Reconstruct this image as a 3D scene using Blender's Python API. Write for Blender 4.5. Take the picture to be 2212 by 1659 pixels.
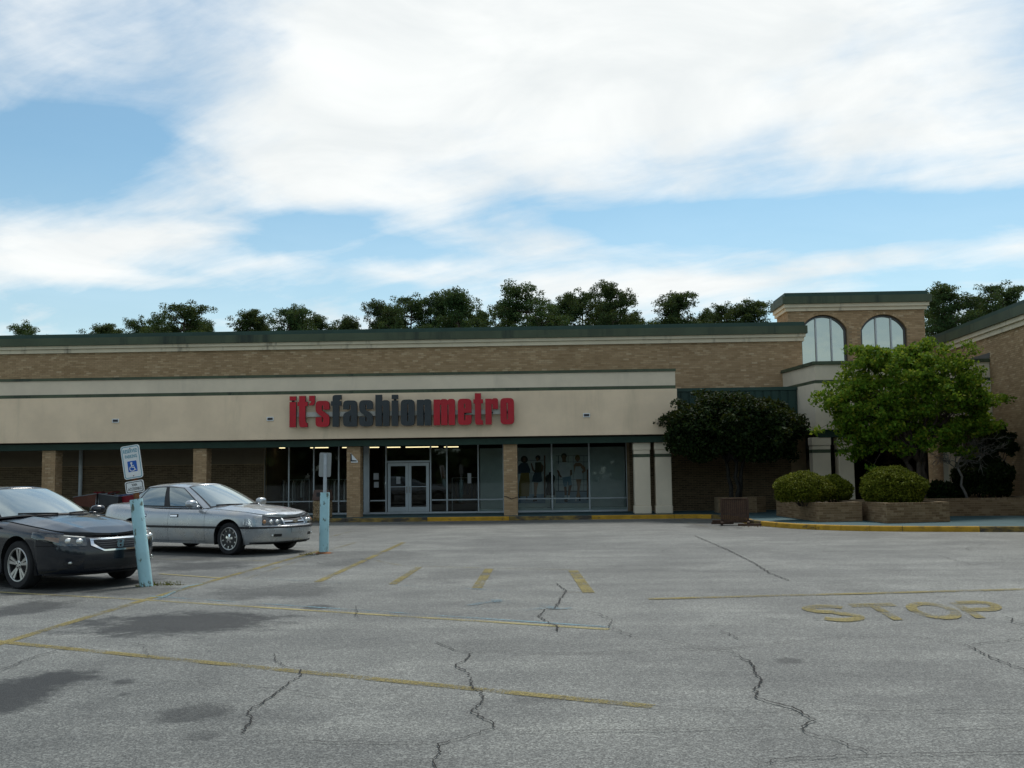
import bpy, bmesh, math, random
import numpy as np
from mathutils import Vector, Matrix, Euler

for o in list(bpy.data.objects): bpy.data.objects.remove(o)
SC = bpy.context.scene
COL = SC.collection
R = math.radians
rnd = random.Random(7)

# ------------------------------------------------------------------ camera
F, CU, CV, H = 2240.0, 1106.0, 829.5, 1.72          # focal length in pixels of a 2212x1659 picture, eye height
PSI, TH, RHO = R(1.8), math.atan((1021 - 829.5) / 2240.0), 0.0128
_f = np.array([-math.sin(PSI) * math.cos(TH), math.cos(PSI) * math.cos(TH), math.sin(TH)])
_r0 = np.array([math.cos(PSI), math.sin(PSI), 0.0])
_u0 = np.cross(_r0, _f)
_r = _r0 * math.cos(RHO) - _u0 * math.sin(RHO)
_u = _u0 * math.cos(RHO) + _r0 * math.sin(RHO)
CAM = np.array([0, 0, H])

cd = bpy.data.cameras.new('camera')
cd.sensor_width = 36.0
cd.lens = 36.0 * F / 2212.0
cd.clip_start, cd.clip_end = 0.1, 5000
cam = bpy.data.objects.new('camera', cd)
COL.objects.link(cam)
cam.matrix_world = Matrix(((_r[0], _u[0], -_f[0], 0), (_r[1], _u[1], -_f[1], 0), (_r[2], _u[2], -_f[2], H), (0, 0, 0, 1)))
SC.camera = cam

def ray(u, v): return _f + _r * (u - CU) / F - _u * (v - CV) / F
def gp(u, v, z=0.0):
    d = ray(u, v); return CAM + d * ((z - H) / d[2])
def yp(u, v, Y):
    d = ray(u, v); return CAM + d * (Y / d[1])

# ------------------------------------------------------------------ light
SUN_EL, SUN_AZ = R(58), R(22)                        # high, behind the building and a little to the right
sd = bpy.data.lights.new('sun', 'SUN')
sd.energy, sd.angle, sd.color = 1.5, R(14), (1.0, 0.96, 0.9)
sun = bpy.data.objects.new('sun', sd)
COL.objects.link(sun)
sdir = Vector((math.sin(SUN_AZ) * math.cos(SUN_EL), math.cos(SUN_AZ) * math.cos(SUN_EL), math.sin(SUN_EL)))
sun.rotation_euler = sdir.to_track_quat('Z', 'Y').to_euler()
sun.location = (0, 0, 60)

SC.view_settings.view_transform = 'Standard'
SC.view_settings.look = 'None'
SC.view_settings.exposure = 0.80
SC.view_settings.gamma = 1.0
SC.view_settings.use_curve_mapping = False

class NT:
    """small helper for node trees"""
    def __init__(s, nt): s.t = nt; s.n = nt.nodes; s.l = nt.links
    def put(s, sock, v):
        if isinstance(v, bpy.types.NodeSocket): s.l.new(v, sock)
        elif isinstance(v, (tuple, list)) and sock.type == 'RGBA' and len(v) == 3: sock.default_value = (*v, 1)
        else: sock.default_value = v
    def node(s, typ, inp=None, **kw):
        n = s.n.new(typ)
        for k, v in kw.items(): setattr(n, k, v)
        for k, v in (inp or {}).items(): s.put(n.inputs[k], v)
        return n
    def m(s, op, a, b=0.0, c=0.0, clamp=False):
        n = s.node('ShaderNodeMath', operation=op, use_clamp=clamp)
        for i, v in enumerate((a, b, c)):
            if i < len(n.inputs): s.put(n.inputs[i], v)
        return n.outputs[0]
    def vm(s, op, a, b=None, out=0, scale=None):
        n = s.node('ShaderNodeVectorMath', operation=op)
        s.put(n.inputs[0], a)
        if b is not None: s.put(n.inputs[1], b)
        if scale is not None: s.put(n.inputs['Scale'], scale)
        return n.outputs[out]
    def noise(s, vec, scale, detail=3.0, rough=0.55, dist=0.0, out='Fac'):
        n = s.node('ShaderNodeTexNoise', {'Scale': scale, 'Detail': detail, 'Roughness': rough, 'Distortion': dist})
        if vec is not None: s.l.new(vec, n.inputs['Vector'])
        return n.outputs[out]
    def mapr(s, v, a, b, c=0.0, d=1.0, smooth=True):
        n = s.node('ShaderNodeMapRange', {'Value': v, 'From Min': a, 'From Max': b, 'To Min': c, 'To Max': d})
        n.interpolation_type = 'SMOOTHSTEP' if smooth else 'LINEAR'
        return n.outputs[0]
    def mix(s, f, a, b, blend='MIX'):
        n = s.node('ShaderNodeMix', data_type='RGBA', blend_type=blend)
        s.put(n.inputs[0], f); s.put(n.inputs[6], a); s.put(n.inputs[7], b)
        return n.outputs[2]
    def ramp(s, f, stops):
        n = s.node('ShaderNodeValToRGB', {'Fac': f})
        e = n.color_ramp.elements
        while len(e) < len(stops): e.new(0.5)
        for i, (p, c) in enumerate(stops): e[i].position = p; e[i].color = (*c, 1)
        return n.outputs[0]

# ------------------------------------------------------------------ sky: Nishita blue with drifting cloud
world = bpy.data.worlds.new('World')
SC.world = world
world.use_nodes = True
W = NT(world.node_tree)
W.n.clear()
sky = W.node('ShaderNodeTexSky', sky_type='NISHITA', sun_disc=False, sun_elevation=SUN_EL, sun_rotation=SUN_AZ,
             altitude=30.0, air_density=1.0, dust_density=0.6, ozone_density=1.6)
tc = W.node('ShaderNodeTexCoord').outputs['Generated']
sep = W.node('ShaderNodeSeparateXYZ', {0: tc})
dx, dy, dz = sep.outputs
az = W.m('MULTIPLY', W.m('ARCTAN2', dx, dy), 57.2958)          # degrees right of the building's normal
el = W.m('MULTIPLY', W.m('ARCSINE', dz), 57.2958)
zz = W.m('ADD', W.m('MAXIMUM', dz, 0.0), 0.16)
pv = W.node('ShaderNodeCombineXYZ', {0: W.m('DIVIDE', dx, zz), 1: W.m('DIVIDE', dy, zz), 2: 0.0}).outputs[0]
n1 = W.noise(pv, 0.95, 6.0, 0.50, 0.35)
n2 = W.noise(pv, 3.6, 6.0, 0.58, 0.5)
n3 = W.noise(W.vm('MULTIPLY', W.node('ShaderNodeVectorRotate', {'Vector': pv, 'Angle': 0.5}, rotation_type='Z_AXIS').outputs[0], (0.8, 2.6, 1.0)), 1.7, 7.0, 0.62, 0.4)
fb0 = W.m('MULTIPLY', W.m('SUBTRACT', n3, 0.5), 0.75)
fb = W.m('ADD', fb0, W.m('ADD', W.m('MULTIPLY', W.m('SUBTRACT', n1, 0.5), 1.3), W.m('MULTIPLY', W.m('SUBTRACT', n2, 0.5), 0.72)))
def sp(u, v):                                                  # picture position -> (azimuth, elevation) in degrees
    d = ray(u, v); d = d / np.linalg.norm(d)
    return math.degrees(math.atan2(d[0], d[1])), math.degrees(math.asin(d[2]))
cov = W.m('ADD', fb, 0.50)
for (u, v, wu, wv, tilt, amp) in SKY_BLOBS if 'SKY_BLOBS' in globals() else [
        (1450, 170, 1000, 260, -2, 0.60), (700, 300, 420, 210, 32, 0.42), (1100, 40, 800, 170, 0, 0.35), (140, 545, 330, 60, 10, 0.42),
        (150, 60, 380, 150, 15, 0.16), (2050, 270, 420, 140, -8, 0.25), (980, 450, 260, 80, -5, 0.28),
        (140, 330, 300, 120, 6, -0.48), (660, 490, 190, 55, 10, -0.50), (1650, 480, 640, 60, -4, -0.60), (860, 545, 300, 40, 0, -0.22),
        (1350, 615, 520, 46, -3, 0.34), (1880, 560, 300, 50, -4, 0.30), (1000, 570, 300, 30, 8, 0.18), (350, 650, 520, 60, 5, -0.30), (260, 600, 330, 26, -4, 0.22),
        (2120, 430, 260, 40, -4, -0.30), (2080, 600, 200, 40, 0, -0.20)]:
    a, e = sp(u, v)
    k = 180 / math.pi / F
    mp = W.node('ShaderNodeMapping', vector_type='TEXTURE')
    W.l.new(W.node('ShaderNodeCombineXYZ', {0: az, 1: el, 2: 0.0}).outputs[0], mp.inputs['Vector'])
    mp.inputs['Location'].default_value = (a, e, 0)
    mp.inputs['Rotation'].default_value = (0, 0, R(tilt))
    mp.inputs['Scale'].default_value = (wu * k, wv * k, 1)
    ln = W.vm('LENGTH', mp.outputs[0], out=1)
    cov = W.m('ADD', cov, W.m('MULTIPLY', W.mapr(ln, 1.25, 0.0), amp))
mask = W.mapr(cov, 0.12, 0.98)
haze = W.mapr(el, 18.0, 1.0, 0.06, 0.45)
mask = W.m('MAXIMUM', mask, haze)
shade = W.noise(pv, 2.3, 5.0, 0.6, 0.6)
ccol = W.mix(W.mapr(shade, 0.25, 0.75), (0.75, 0.79, 0.80), (0.92, 0.94, 0.93))
bg1 = W.node('ShaderNodeBackground', {'Color': W.mix(1.0, sky.outputs[0], (0.76, 1.03, 1.0), 'MULTIPLY'), 'Strength': 0.068})
bg2 = W.node('ShaderNodeBackground', {'Color': ccol, 'Strength': 0.635})
mx = W.node('ShaderNodeMixShader', {0: mask, 1: bg1.outputs[0], 2: bg2.outputs[0]})
W.l.new(mx.outputs[0], W.node('ShaderNodeOutputWorld').inputs['Surface'])

# ------------------------------------------------------------------ materials
MATS = {}
def newmat(name):
    m = bpy.data.materials.new(name); m.use_nodes = True
    t = NT(m.node_tree); t.n.clear()
    MATS[name] = m
    return m, t
def finish(t, bsdf, disp=None):
    t.l.new(bsdf, t.node('ShaderNodeOutputMaterial').inputs['Surface'])
def pm(name, col, rough=0.7, metal=0.0, var=0.12, scale=3.0, bump=0.0, bscale=60.0, spec=0.4, coat=0.0, stretch=(1, 1, 1), dirt=None):
    """painted / plain surface with uneven tone and fine relief"""
    m, t = newmat(name)
    pos = t.node('ShaderNodeTexCoord').outputs['Object']
    p2 = t.vm('MULTIPLY', pos, stretch)
    n = t.noise(p2, scale, 5.0, 0.6)
    lo = tuple(c * (1 - var) for c in col); hi = tuple(min(1, c * (1 + var)) for c in col)
    c = t.mix(t.mapr(n, 0.3, 0.7), lo, hi)
    if dirt:
        dn = t.noise(t.vm('MULTIPLY', pos, dirt[2]), dirt[1], 6.0, 0.65)
        c = t.mix(t.mapr(dn, dirt[3], dirt[4]), c, dirt[0])
    b = t.node('ShaderNodeBsdfPrincipled', {'Base Color': c, 'Roughness': rough, 'Metallic': metal, 'Specular IOR Level': spec, 'Coat Weight': coat, 'Coat Roughness': 0.04})
    if bump:
        bn = t.noise(pos, bscale, 3.0, 0.6)
        t.l.new(t.node('ShaderNodeBump', {'Height': bn, 'Strength': bump, 'Distance': 0.01}).outputs[0], b.inputs['Normal'])
    finish(t, b.outputs[0])
    return m

V1 = (1, 1, 1)
VS = (1, 1, 0.12)         # vertical streaks
pm('stucco', (0.79, 0.625, 0.44), 0.9, var=0.07, scale=0.8, bump=0.25, bscale=90, spec=0.2, dirt=((0.53, 0.435, 0.295), 1.5, (1, 1, 0.13), 0.50, 0.92))
pm('stucco_grey', (0.70, 0.605, 0.46), 0.9, var=0.06, scale=0.9, bump=0.25, bscale=90, spec=0.2, dirt=((0.50, 0.44, 0.34), 1.3, (1, 1, 0.2), 0.55, 0.9))
pm('cream_trim', (0.70, 0.61, 0.45), 0.85, var=0.06, scale=1.2, spec=0.2, dirt=((0.24, 0.21, 0.16), 2.0, (1, 1, 0.25), 0.55, 0.78))
pm('green_trim', (0.068, 0.088, 0.050), 0.55, var=0.16, scale=0.7, spec=0.35, dirt=((0.020, 0.032, 0.022), 1.1, (1, 1, 0.1), 0.50, 0.70))
pm('green_roof', (0.020, 0.055, 0.039), 0.5, var=0.15, scale=1.0)
pm('green_panel', (0.012, 0.042, 0.031), 0.55, var=0.12, scale=1.0)
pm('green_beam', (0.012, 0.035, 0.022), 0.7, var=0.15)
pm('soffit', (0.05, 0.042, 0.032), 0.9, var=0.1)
pm('mortar', (0.31, 0.225, 0.135), 0.95, var=0.15, scale=4, bump=0.4)
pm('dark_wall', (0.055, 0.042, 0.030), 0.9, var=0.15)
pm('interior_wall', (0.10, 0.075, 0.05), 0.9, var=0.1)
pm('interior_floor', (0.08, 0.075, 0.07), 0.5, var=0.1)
pm('display_wall', (0.42, 0.46, 0.44), 0.85, var=0.05)
pm('beige_panel', (0.17, 0.135, 0.09), 0.9, var=0.08, scale=1)
pm('alu', (0.46, 0.49, 0.50), 0.4, 0.35, var=0.06)
pm('alu_dark', (0.10, 0.10, 0.10), 0.4, 0.4, var=0.06)
pm('galv', (0.42, 0.45, 0.47), 0.42, 0.45, var=0.12, scale=6)
pm('sign_back', (0.30, 0.31, 0.30), 0.5, 0.5, var=0.08)
pm('post_blue', (0.34, 0.56, 0.60), 0.55, var=0.08, scale=3, bump=0.15, bscale=20, dirt=((0.10, 0.13, 0.10), 9.0, (1, 1, 0.5), 0.585, 0.64))
pm('rust', (0.20, 0.085, 0.035), 0.9, var=0.3, scale=8, bump=0.4)
pm('rack_brown', (0.060, 0.031, 0.018), 0.8, var=0.3, scale=9, bump=0.2)
pm('white_sign', (0.72, 0.74, 0.73), 0.45, var=0.04, scale=8)
pm('teal_ink', (0.055, 0.27, 0.36), 0.5, var=0.05)
pm('blue_ink', (0.012, 0.10, 0.42), 0.5, var=0.05)
pm('black_ink', (0.03, 0.03, 0.035), 0.5, var=0.05)
pm('red_sign', (0.42, 0.006, 0.016), 0.42, var=0.1, scale=1.5)
pm('grey_sign', (0.028, 0.034, 0.037), 0.42, var=0.08, scale=1.5)
pm('sign_return', (0.012, 0.012, 0.013), 0.5)
pm('raceway', (0.52, 0.50, 0.44), 0.6, var=0.08)
pm('tyre', (0.017, 0.017, 0.018), 0.85, var=0.15, scale=20)
pm('black_plastic', (0.016, 0.016, 0.017), 0.55, var=0.1)
pm('chrome', (0.80, 0.81, 0.82), 0.12, 1.0, var=0.03)
pm('rim_silver', (0.50, 0.50, 0.49), 0.3, 0.85, var=0.08)
pm('rim_dark', (0.05, 0.05, 0.05), 0.4, 0.5, var=0.1)
pm('lamp_reflector', (0.72, 0.72, 0.69), 0.25, 0.8, var=0.05)
pm('lamp_shell', (0.62, 0.61, 0.56), 0.4, 0.1, var=0.2, scale=8)
pm('pipe_grey', (0.66, 0.70, 0.70), 0.6, var=0.08)
pm('amber', (0.36, 0.19, 0.09), 0.3, var=0.1)
pm('red_lens', (0.30, 0.01, 0.01), 0.2, var=0.1)
pm('bark', (0.085, 0.065, 0.05), 0.95, var=0.35, scale=6, bump=0.6, bscale=14, stretch=(1, 1, 0.3))
pm('bark_grey', (0.20, 0.185, 0.165), 0.95, var=0.3, scale=7, bump=0.5, bscale=14, stretch=(1, 1, 0.3))
pm('bark_shaded', (0.045, 0.04, 0.035), 0.95, var=0.3, scale=7, bump=0.5, bscale=14)  # deep shade on the evergreen's trunk put into a darker bark colour
pm('soil', (0.035, 0.024, 0.016), 0.95, var=0.4, scale=9, bump=0.8, bscale=30)
pm('cart_brown', (0.14, 0.05, 0.03), 0.6, var=0.2)
pm('cart_blue', (0.02, 0.05, 0.30), 0.5, var=0.15)
pm('cart_grey', (0.06, 0.062, 0.064), 0.6, var=0.15)
pm('cart_red', (0.28, 0.02, 0.03), 0.5, var=0.15)
pm('bin_top', (0.085, 0.050, 0.038), 0.6, var=0.1)
pm('cloth_dark', (0.02, 0.02, 0.022), 0.95, var=0.2)
pm('cloth_white', (0.45, 0.45, 0.45), 0.95, var=0.12)
pm('cloth_grey', (0.16, 0.17, 0.18), 0.95, var=0.2)
pm('print_white', (0.42, 0.44, 0.43), 0.9, var=0.05)
pm('print_skin', (0.13, 0.065, 0.04), 0.9, var=0.05)
pm('print_skin_light', (0.24, 0.14, 0.085), 0.9, var=0.05)
pm('print_hair', (0.025, 0.02, 0.018), 0.9)
pm('print_yellow', (0.17, 0.115, 0.03), 0.9, var=0.1)
pm('print_navy', (0.03, 0.045, 0.07), 0.9)
pm('print_denim', (0.12, 0.20, 0.25), 0.9)
pm('print_grey', (0.17, 0.18, 0.175), 0.9)
pm('print_floor', (0.20, 0.255, 0.31), 0.9)
pm('weed_dry', (0.11, 0.085, 0.03), 0.9, var=0.4, scale=20)

def brick_material(name, stops, sootamt=0.5):
    m, t = newmat(name)
    gi = t.node('ShaderNodeNewGeometry'); oi = t.node('ShaderNodeObjectInfo')
    rv = t.m('FRACT', t.m('ADD', gi.outputs['Random Per Island'], oi.outputs['Random']))
    c = t.ramp(rv, stops)
    pos = gi.outputs['Position']
    big = t.noise(pos, 0.55, 4.0, 0.6)
    c = t.mix(t.mapr(big, 0.5, 0.8, 0.0, sootamt), c, (0.235, 0.158, 0.085))
    c = t.mix(0.35, c, t.mix(t.noise(pos, 45, 2), (0.6, 0.6, 0.6), (1.35, 1.35, 1.35)), 'MULTIPLY')
    b = t.node('ShaderNodeBsdfPrincipled', {'Base Color': c, 'Roughness': 0.92, 'Specular IOR Level': 0.2})
    t.l.new(t.node('ShaderNodeBump', {'Height': t.noise(pos, 70, 3), 'Strength': 0.3, 'Distance': 0.01}).outputs[0], b.inputs['Normal'])
    finish(t, b.outputs[0])
brick_material('brick', [(0.0, (0.345, 0.228, 0.125)), (0.35, (0.405, 0.275, 0.155)), (0.7, (0.44, 0.30, 0.172)), (0.93, (0.50, 0.355, 0.21)), (1.0, (0.55, 0.41, 0.26))], 0.5)
brick_material('brick_shade', [(0.0, (0.10, 0.072, 0.042)), (0.5, (0.13, 0.095, 0.055)), (1.0, (0.165, 0.12, 0.07))], 0.3)  # darker copy of the brick, with the arcade's shade put into its colour
brick_material('brick_planter', [(0.0, (0.175, 0.112, 0.060)), (0.4, (0.22, 0.146, 0.080)), (0.8, (0.255, 0.172, 0.097)), (1.0, (0.31, 0.22, 0.13))], 0.25)

def leaf_material(name, stops, trans=0.35):
    m, t = newmat(name)
    gi = t.node('ShaderNodeNewGeometry'); oi = t.node('ShaderNodeObjectInfo')
    c = t.ramp(gi.outputs['Random Per Island'], stops)
    hv = t.node('ShaderNodeHueSaturation', {'Hue': t.mapr(oi.outputs['Random'], 0, 1, 0.487, 0.512, False), 'Value': t.mapr(oi.outputs['Random'], 0, 1, 0.9, 1.15, False), 'Color': c})
    d = t.node('ShaderNodeBsdfPrincipled', {'Base Color': hv.outputs[0], 'Roughness': 0.7, 'Specular IOR Level': 0.12})
    tr = t.node('ShaderNodeBsdfTranslucent', {'Color': t.mix(0.5, hv.outputs[0], (0.16, 0.17, 0.02))})
    finish(t, t.node('ShaderNodeMixShader', {0: trans, 1: d.outputs[0], 2: tr.outputs[0]}).outputs[0])
leaf_material('pine_leaf', [(0, (0.018, 0.038, 0.014)), (0.5, (0.036, 0.070, 0.024)), (1, (0.070, 0.112, 0.034))], 0.22)
leaf_material('bright_leaf', [(0, (0.050, 0.140, 0.012)), (0.5, (0.105, 0.245, 0.020)), (0.85, (0.175, 0.310, 0.026)), (1, (0.30, 0.33, 0.035))], 0.5)
leaf_material('dark_leaf', [(0, (0.005, 0.012, 0.003)), (0.6, (0.011, 0.025, 0.005)), (1, (0.025, 0.046, 0.008))], 0.12)
leaf_material('shrub_leaf', [(0, (0.055, 0.078, 0.007)), (0.5, (0.115, 0.145, 0.012)), (1, (0.20, 0.215, 0.020))], 0.25)

def glass_material(name, tint, refl_lo, refl_hi, rough=0.02):
    """a pane that mirrors more at a slant and lets the rest through"""
    m, t = newmat(name)
    lw = t.node('ShaderNodeLayerWeight', {'Blend': 0.35})
    g = t.node('ShaderNodeBsdfGlossy', {'Color': (0.9, 0.95, 0.95), 'Roughness': rough})
    tr = t.node('ShaderNodeBsdfTransparent', {'Color': tint})
    finish(t, t.node('ShaderNodeMixShader', {0: t.mapr(lw.outputs['Fresnel'], 0.0, 1.0, refl_lo, refl_hi, False), 1: tr.outputs[0], 2: g.outputs[0]}).outputs[0])
glass_material('shop_glass', (0.80, 0.86, 0.84), 0.015, 0.6)
glass_material('lens_glass', (0.9, 0.9, 0.88), 0.06, 0.8)
def mirror_glass(name, col, mixf):
    m, t = newmat(name)
    pos = t.node('ShaderNodeTexCoord').outputs['Object']
    g = t.node('ShaderNodeBsdfGlossy', {'Color': col, 'Roughness': 0.06})
    d = t.node('ShaderNodeBsdfDiffuse', {'Color': (0.03, 0.035, 0.035)})
    t.l.new(t.node('ShaderNodeBump', {'Height': t.noise(pos, 1.2, 2), 'Strength': 0.06, 'Distance': 0.1}).outputs[0], g.inputs['Normal'])
    finish(t, t.node('ShaderNodeMixShader', {0: mixf, 1: d.outputs[0], 2: g.outputs[0]}).outputs[0])
mirror_glass('tower_glass', (0.54, 0.515, 0.455), 0.9)
def car_glass(name, lo, hi, base):
    m, t = newmat(name)
    lw = t.node('ShaderNodeLayerWeight', {'Blend': 0.5})
    g = t.node('ShaderNodeBsdfGlossy', {'Color': (0.82, 0.95, 0.97), 'Roughness': 0.04})
    d = t.node('ShaderNodeBsdfPrincipled', {'Base Color': base, 'Roughness': 0.5})
    finish(t, t.node('ShaderNodeMixShader', {0: t.mapr(lw.outputs['Fresnel'], 0.02, 0.6, lo, hi, False), 1: d.outputs[0], 2: g.outputs[0]}).outputs[0])
car_glass('windscreen', 0.20, 0.8, (0.13, 0.155, 0.155))
car_glass('side_glass', 0.18, 0.7, (0.05, 0.065, 0.065))
def car_paint(name, col, metal, rough, coat, dirtcol=None, d0=0.6, d1=0.75):
    m, t = newmat(name)
    pos = t.node('ShaderNodeTexCoord').outputs['Object']
    c = t.mix(t.noise(pos, 2.0, 4), tuple(x * 0.93 for x in col), tuple(x * 1.07 for x in col))
    if dirtcol:
        f = t.mapr(t.noise(t.vm('MULTIPLY', pos, (1.0, 1.0, 1.6)), 1.1, 3, 0.5), d0, d1)
        c = t.mix(f, c, dirtcol)
    fl = t.noise(pos, 900, 1)
    b = t.node('ShaderNodeBsdfPrincipled', {'Base Color': c, 'Metallic': metal, 'Roughness': t.mapr(t.noise(pos, 4, 4), 0.3, 0.7, rough, rough + 0.12), 'Coat Weight': coat, 'Coat Roughness': 0.05, 'Specular IOR Level': 0.5})
    finish(t, b.outputs[0])
car_paint('paint_silver', (0.40, 0.425, 0.445), 0.6, 0.24, 0.8, (0.47, 0.47, 0.45), 0.50, 0.66)
car_paint('paint_black', (0.006, 0.009, 0.015), 0.0, 0.12, 0.35)
def emit_material(name, col, s):
    m, t = newmat(name)
    finish(t, t.node('ShaderNodeEmission', {'Color': col, 'Strength': s}).outputs[0])
emit_material('tube_light', (1.0, 0.80, 0.45), 1.1)

def paint_material(name, col, keep, wear_scale=9.0):
    """road paint worn through to the stone: bare where the wear noise is low"""
    m, t = newmat(name)
    pos = t.node('ShaderNodeNewGeometry').outputs['Position']
    n = t.m('ADD', t.m('MULTIPLY', t.noise(pos, wear_scale * 7, 3, 0.7), 0.55), t.m('MULTIPLY', t.noise(pos, 1.3, 4, 0.6), 0.45))
    f = t.mapr(n, keep, keep + 0.12)
    c = t.mix(t.noise(pos, 3.0, 5), tuple(x * 0.75 for x in col), tuple(x * 1.15 for x in col))
    c = t.mix(0.6, c, t.mix(t.mapr(t.noise(pos, 62, 2, 0.6), 0.35, 0.65), (0.45, 0.45, 0.45), (1.4, 1.4, 1.4)), 'MULTIPLY')
    b = t.node('ShaderNodeBsdfPrincipled', {'Base Color': c, 'Roughness': 0.85, 'Specular IOR Level': 0.2})
    tr = t.node('ShaderNodeBsdfTransparent')
    finish(t, t.node('ShaderNodeMixShader', {0: f, 1: tr.outputs[0], 2: b.outputs[0]}).outputs[0])
paint_material('paint_yellow', (0.255, 0.21, 0.08), 0.425)
paint_material('paint_yellow_faint', (0.29, 0.255, 0.145), 0.49)
paint_material('paint_yellow_bright', (0.33, 0.285, 0.135), 0.41)
paint_material('paint_blue', (0.19, 0.30, 0.34), 0.45)
paint_material('paint_blue_faint', (0.17, 0.26, 0.30), 0.50)
paint_material('crack_fill', (0.022, 0.020, 0.018), 0.36)
paint_material('crack_thin', (0.045, 0.042, 0.038), 0.35)
pm('kerb_yellow', (0.44, 0.245, 0.018), 0.8, var=0.2, scale=2.5, bump=0.2, dirt=((0.10, 0.075, 0.035), 3.5, (1, 1, 2.2), 0.56, 0.72))
pm('kerb_dirty', (0.22, 0.15, 0.04), 0.85, var=0.3, scale=3, bump=0.2, dirt=((0.06, 0.052, 0.04), 2.5, (1, 1, 2), 0.42, 0.6))
pm('sidewalk', (0.042, 0.092, 0.100), 0.85, var=0.14, scale=1.5, bump=0.2, dirt=((0.09, 0.105, 0.105), 2.2, V1, 0.6, 0.8))

# ------------------------------------------------------------------ mesh helpers
OFF = {}
def mesh(name, verts, faces, mats=None, fmat=None, smooth=False):
    me = bpy.data.meshes.new(name)
    me.from_pydata([tuple(map(float, v)) for v in verts], [], faces)
    for mt in ([mats] if isinstance(mats, str) else (mats or [])): me.materials.append(MATS[mt])
    if fmat is not None: me.polygons.foreach_set('material_index', fmat)
    if smooth: me.polygons.foreach_set('use_smooth', [True] * len(me.polygons))
    me.update()
    return me
def put(name, me, parent=None, loc=(0, 0, 0)):
    o = bpy.data.objects.new(name, me); COL.objects.link(o); o.location = loc
    if parent is not None: o.parent = parent
    return o
def thing(name, label, cat, loc=(0, 0, 0), rz=0.0, group=None):
    o = bpy.data.objects.new(name, None); COL.objects.link(o)
    o.location = loc; o.rotation_euler = (0, 0, rz); o.empty_display_size = 0.3
    o['label'] = label; o['category'] = cat
    if group: o['group'] = group
    OFF[o.name] = np.array(loc, float)
    return o
def tag(o, label, cat, group=None):
    o['label'] = label; o['category'] = cat
    if group: o['group'] = group
    return o
def root_off(o):
    while o is not None:
        if o.name in OFF: return OFF[o.name]
        o = o.parent
    return np.zeros(3)
class MB:
    """collects shapes in world (or local) coordinates and builds one mesh object"""
    def __init__(s): s.v = []; s.f = []; s.mi = []; s.k = 0
    def add(s, verts, faces):
        n = len(s.v); s.v += [tuple(v) for v in verts]
        s.f += [tuple(i + n for i in f) for f in faces]; s.mi += [s.k] * len(faces); return s
    def box(s, x0, x1, y0, y1, z0, z1):
        return s.add([(x0, y0, z0), (x1, y0, z0), (x1, y1, z0), (x0, y1, z0), (x0, y0, z1), (x1, y0, z1), (x1, y1, z1), (x0, y1, z1)],
                     [(0, 3, 2, 1), (4, 5, 6, 7), (0, 1, 5, 4), (1, 2, 6, 5), (2, 3, 7, 6), (3, 0, 4, 7)])
    def bbox(s, x0, x1, y0, y1, z0, z1, b=0.012):
        """box with chamfered edges"""
        c = [(x0 + x1) / 2, (y0 + y1) / 2, (z0 + z1) / 2]; h = [(x1 - x0) / 2, (y1 - y0) / 2, (z1 - z0) / 2]
        bm = bmesh.new(); bmesh.ops.create_cube(bm, size=2)
        for v in bm.verts: v.co = Vector([c[i] + v.co[i] * h[i] for i in range(3)])
        bmesh.ops.bevel(bm, geom=bm.edges[:], offset=min(b, min(h) * 0.9), segments=1, affect='EDGES')
        bm.verts.index_update()
        s.add([v.co[:] for v in bm.verts], [[v.index for v in f.verts] for f in bm.faces]); bm.free(); return s
    def prism(s, poly, z0, z1):
        n = len(poly)
        return s.add([(x, y, z0) for x, y in poly] + [(x, y, z1) for x, y in poly],
                     [tuple(range(n))[::-1], tuple(range(n, 2 * n))] + [(i, (i + 1) % n, n + (i + 1) % n, n + i) for i in range(n)])
    def tube(s, pts, rad, n=8, cap=True):
        pts = [Vector(p) for p in pts]; m = len(pts)
        rad = rad if isinstance(rad, (list, tuple)) else [rad] * m
        rings = []
        a = None
        for i, p in enumerate(pts):
            d = (pts[min(i + 1, m - 1)] - pts[max(i - 1, 0)]).normalized()
            if a is None: a = d.orthogonal().normalized()
            a = (a - d * a.dot(d))
            a = a.normalized() if a.length > 1e-6 else d.orthogonal().normalized()
            b = d.cross(a)
            rings.append([p + (a * math.cos(2 * math.pi * k / n) + b * math.sin(2 * math.pi * k / n)) * rad[i] for k in range(n)])
        vs = [q[:] for r in rings for q in r]
        fs = [(i * n + k, i * n + (k + 1) % n, (i + 1) * n + (k + 1) % n, (i + 1) * n + k) for i in range(m - 1) for k in range(n)]
        if cap: fs += [tuple(range(n))[::-1], tuple(range((m - 1) * n, m * n))]
        return s.add(vs, fs)
    def lathe(s, prof, c, axis='Z', n=24):
        """prof: (radius, height) pairs"""
        vs, fs = [], []
        for r, h in prof:
            for k in range(n):
                a = 2 * math.pi * k / n
                p = (r * math.cos(a), r * math.sin(a), h)
                if axis == 'Y': p = (p[0], p[2], p[1])
                vs.append((c[0] + p[0], c[1] + p[1], c[2] + p[2]))
        for i in range(len(prof) - 1):
            for k in range(n): fs.append((i * n + k, i * n + (k + 1) % n, (i + 1) * n + (k + 1) % n, (i + 1) * n + k))
        return s.add(vs, fs)
    def grid(s, P):
        a, b = len(P), len(P[0])
        return s.add([p for row in P for p in row], [(i * b + j, (i + 1) * b + j, (i + 1) * b + j + 1, i * b + j + 1) for i in range(a - 1) for j in range(b - 1)])
    def build(s, name, mats, parent=None, smooth=False, local=False, kind=None):
        v = np.array(s.v, float)
        if parent is not None and not local: v = v - root_off(parent)
        o = put(name, mesh(name, v, s.f, mats, s.mi if not isinstance(mats, str) else None, smooth), parent)
        if kind: o['kind'] = kind
        return o
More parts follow.
